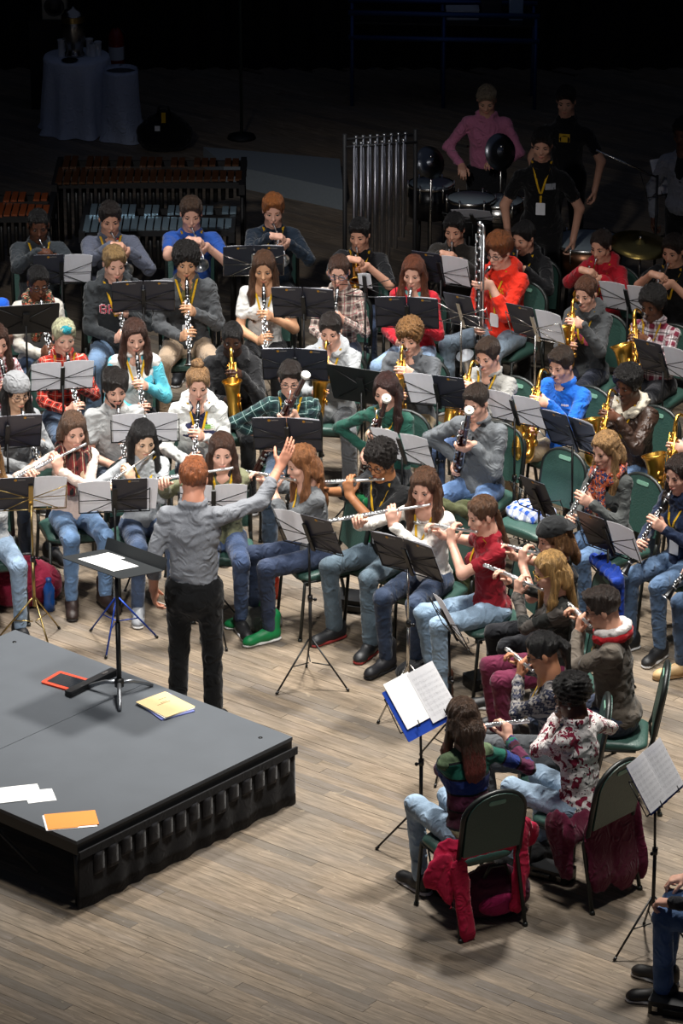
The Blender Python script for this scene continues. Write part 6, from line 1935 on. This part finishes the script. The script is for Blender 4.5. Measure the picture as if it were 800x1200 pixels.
def bin_():
    p = at(143, 162, 0); r = empty('waste_bin', (p.x, p.y, 0))
    V = []; F = []; n = 36
    rows = [(.165, .60, 0), (.165, .70, .0), (.172, .66, .004), (.17, .4, .01), (.18, .2, .015), (.2, .06, .03), (.23, .005, .035)]
    MB().lathe([(0, .01), (.13, .01), (.155, .66), (.145, .66), (.12, .03)], 24).build('bin_body', plain('grey_bin', '#3c4046', .5), r)
    for (rr, z, am) in rows:
        for k in range(n):
            a = 2 * math.pi * k / n; q = rr + am * math.sin(a * 4 + z * 6); V.append((q * math.cos(a) + (.03 if z < .1 else 0), q * math.sin(a), z))
    for i in range(len(rows) - 1):
        for k in range(n): F.append((i * n + k, i * n + (k + 1) % n, (i + 1) * n + (k + 1) % n, (i + 1) * n + k))
    MB().add(V, F, True).build('liner', cloth('#c6cede', .6, .5), r)
    tag(r, 'waste bin wrapped in white liner beside the clothed table', 'bin')
bin_()
p_ = at(190, 182, 0)
r_ = soft_bag('dark_bag', 193, 176, 0, (.34, .28, .4), 0, cloth('#0e0e11'), 'black bag with white tag standing right of the waste bin', BLACKMETAL, seed=21)
g = MB().box((-.06, -.15, .26), (.05, .006, .05)); g.build('tag', BADGE, r_); MB().box((.0, -.13, .36), (.04, .01, .1)).build('ribbon', YELLOW, r_)
# raised step, pole, rail cart, speaker, extinguisher
st = MB().plate([(at(238, 172, .2).x, at(238, 172, .2).y), (at(262, 192, .2).x, at(262, 192, .2).y), (at(402, 222, .2).x, at(402, 222, .2).y), (at(398, 186, .2).x, at(398, 186, .2).y)], 0, .2).build('stage_step', plain('grey_step', '#7d868c', .6), None)
tag(st, 'low grey stage step behind the marimba', 'step')
p_ = at(283, 162, 0); r_ = empty('steel_pole', (p_.x, p_.y, 0)); MB().tube([(0, 0, 0), (0, 0, 5.5)], .016, 8).build('shaft', plain('green_grey_steel', '#5e6c66', .4, .7), r_); MB().lathe([(0, 0), (.14, 0), (.13, .03), (.02, .05)], 14).build('base', DKFRAME, r_)
tag(r_, 'thin tall steel pole rising behind the grey step', 'pole')
def cart():
    p, q = at(408, 15, .95), at(632, 46, .72); r = empty('equipment_cart', (p.x, p.y, 0)); d = q - p; d.z = 0
    bl = plain('blue_steel', '#33568c', .45, .5)
    for dy, z in ((0, .95), (0, .7), (.5, .95)): MB().tube([(0, dy, z), (d.x, d.y + dy, z)], .028, 8).build('rail', bl, r)
    MB().add([Vector((0, 0, .86)), d + Vector((0, 0, .86)), d + Vector((0, .5, .86)), Vector((0, .5, .86)), Vector((0, 0, .84)), d + Vector((0, 0, .84)), d + Vector((0, .5, .84)), Vector((0, .5, .84))], [(0, 1, 2, 3), (7, 6, 5, 4), (0, 4, 5, 1), (1, 5, 6, 2), (2, 6, 7, 3), (3, 7, 4, 0)]).build('shelf', plain('dark_shelf', '#15181d', .6), r)
    for t in (.02, .5, .98):
        for dy in (0, .5): MB().tube([(d.x * t, d.y * t + dy, 0.0), (d.x * t, d.y * t + dy, .95)], .02, 8).build('post', bl, r)
    tag(r, 'long blue steel equipment cart against the back drape', 'cart')
    for t, c, nm, lb, sz in ((.88, '#9fb4cc', 'storage_box', 'pale blue box on the end of the equipment cart', (.14, .14, .26)), (.6, '#dfe2e4', 'storage_box', 'white flat box on the equipment cart', (.32, .2, .1)), (.75, '#2c333c', 'storage_box', 'dark round topped box on the equipment cart', (.2, .2, .2))):
        bx = empty(nm, (p.x + d.x * t, p.y + d.y * t + .25, .86)); MB().plate(rrect(sz[0], sz[1], .01, 2), 0, sz[2] * .8).build('box_body', plain('box_' + c.strip('#'), c, .5), bx); MB().plate(rrect(sz[0] * 1.03, sz[1] * 1.03, .01, 2), sz[2] * .8, sz[2]).build('lid', plain('box_' + c.strip('#'), c, .5), bx)
        tag(bx, lb, 'box', 'boxes on the cart')
cart()
def speaker():
    p = at(64, 22, .9); r = empty('monitor_speaker', (p.x, p.y, 0)); 
    MB().box((0, .1, .45), (.5, .4, .9)).build('table_case', plain('dark_case', '#14120f', .6), r)
    tag(r, 'dark equipment case against the back drape', 'case')
    s = empty('loudspeaker', (p.x, p.y - .02, .9)); MB().box((0, .1, .13), (.24, .2, .26)).build('cabinet', plain('cream_cabinet', '#b0a68a', .5), s)
    MB().lathe([(0, .01), (.06, .012), (.09, .0), (.1, .004)], 20, M=Matrix.Translation((0, -.002, .13)) @ Matrix.Rotation(math.radians(90), 4, 'X')).build('cone', BLACKPLASTIC, s)
    tag(s, 'cream cabinet loudspeaker on the dark equipment case', 'loudspeaker')
speaker()
def extinguisher():
    p = at(136, 40, .4); r = empty('fire_extinguisher', (p.x, p.y, .0)); m = plain('red_paint', '#a31c1c', .35)
    MB().lathe([(0, 0), (.075, .005), (.08, .03), (.08, .38), (.05, .45), (.02, .47)], 16).build('cylinder', m, r); MB().lathe([(.0815, .14), (.0815, .28)], 16).build('label_band', PAPER_BLANK, r)
    MB().box((0, -.03, .5), (.03, .12, .03)).build('valve_handle', BLACKPLASTIC, r); MB().tube([(.03, 0, .48), (.1, -.03, .4), (.095, -.03, .1)], .012, 6).build('hose', BLACKPLASTIC, r)
    tag(r, 'red fire extinguisher standing by the back drape', 'extinguisher')
extinguisher()
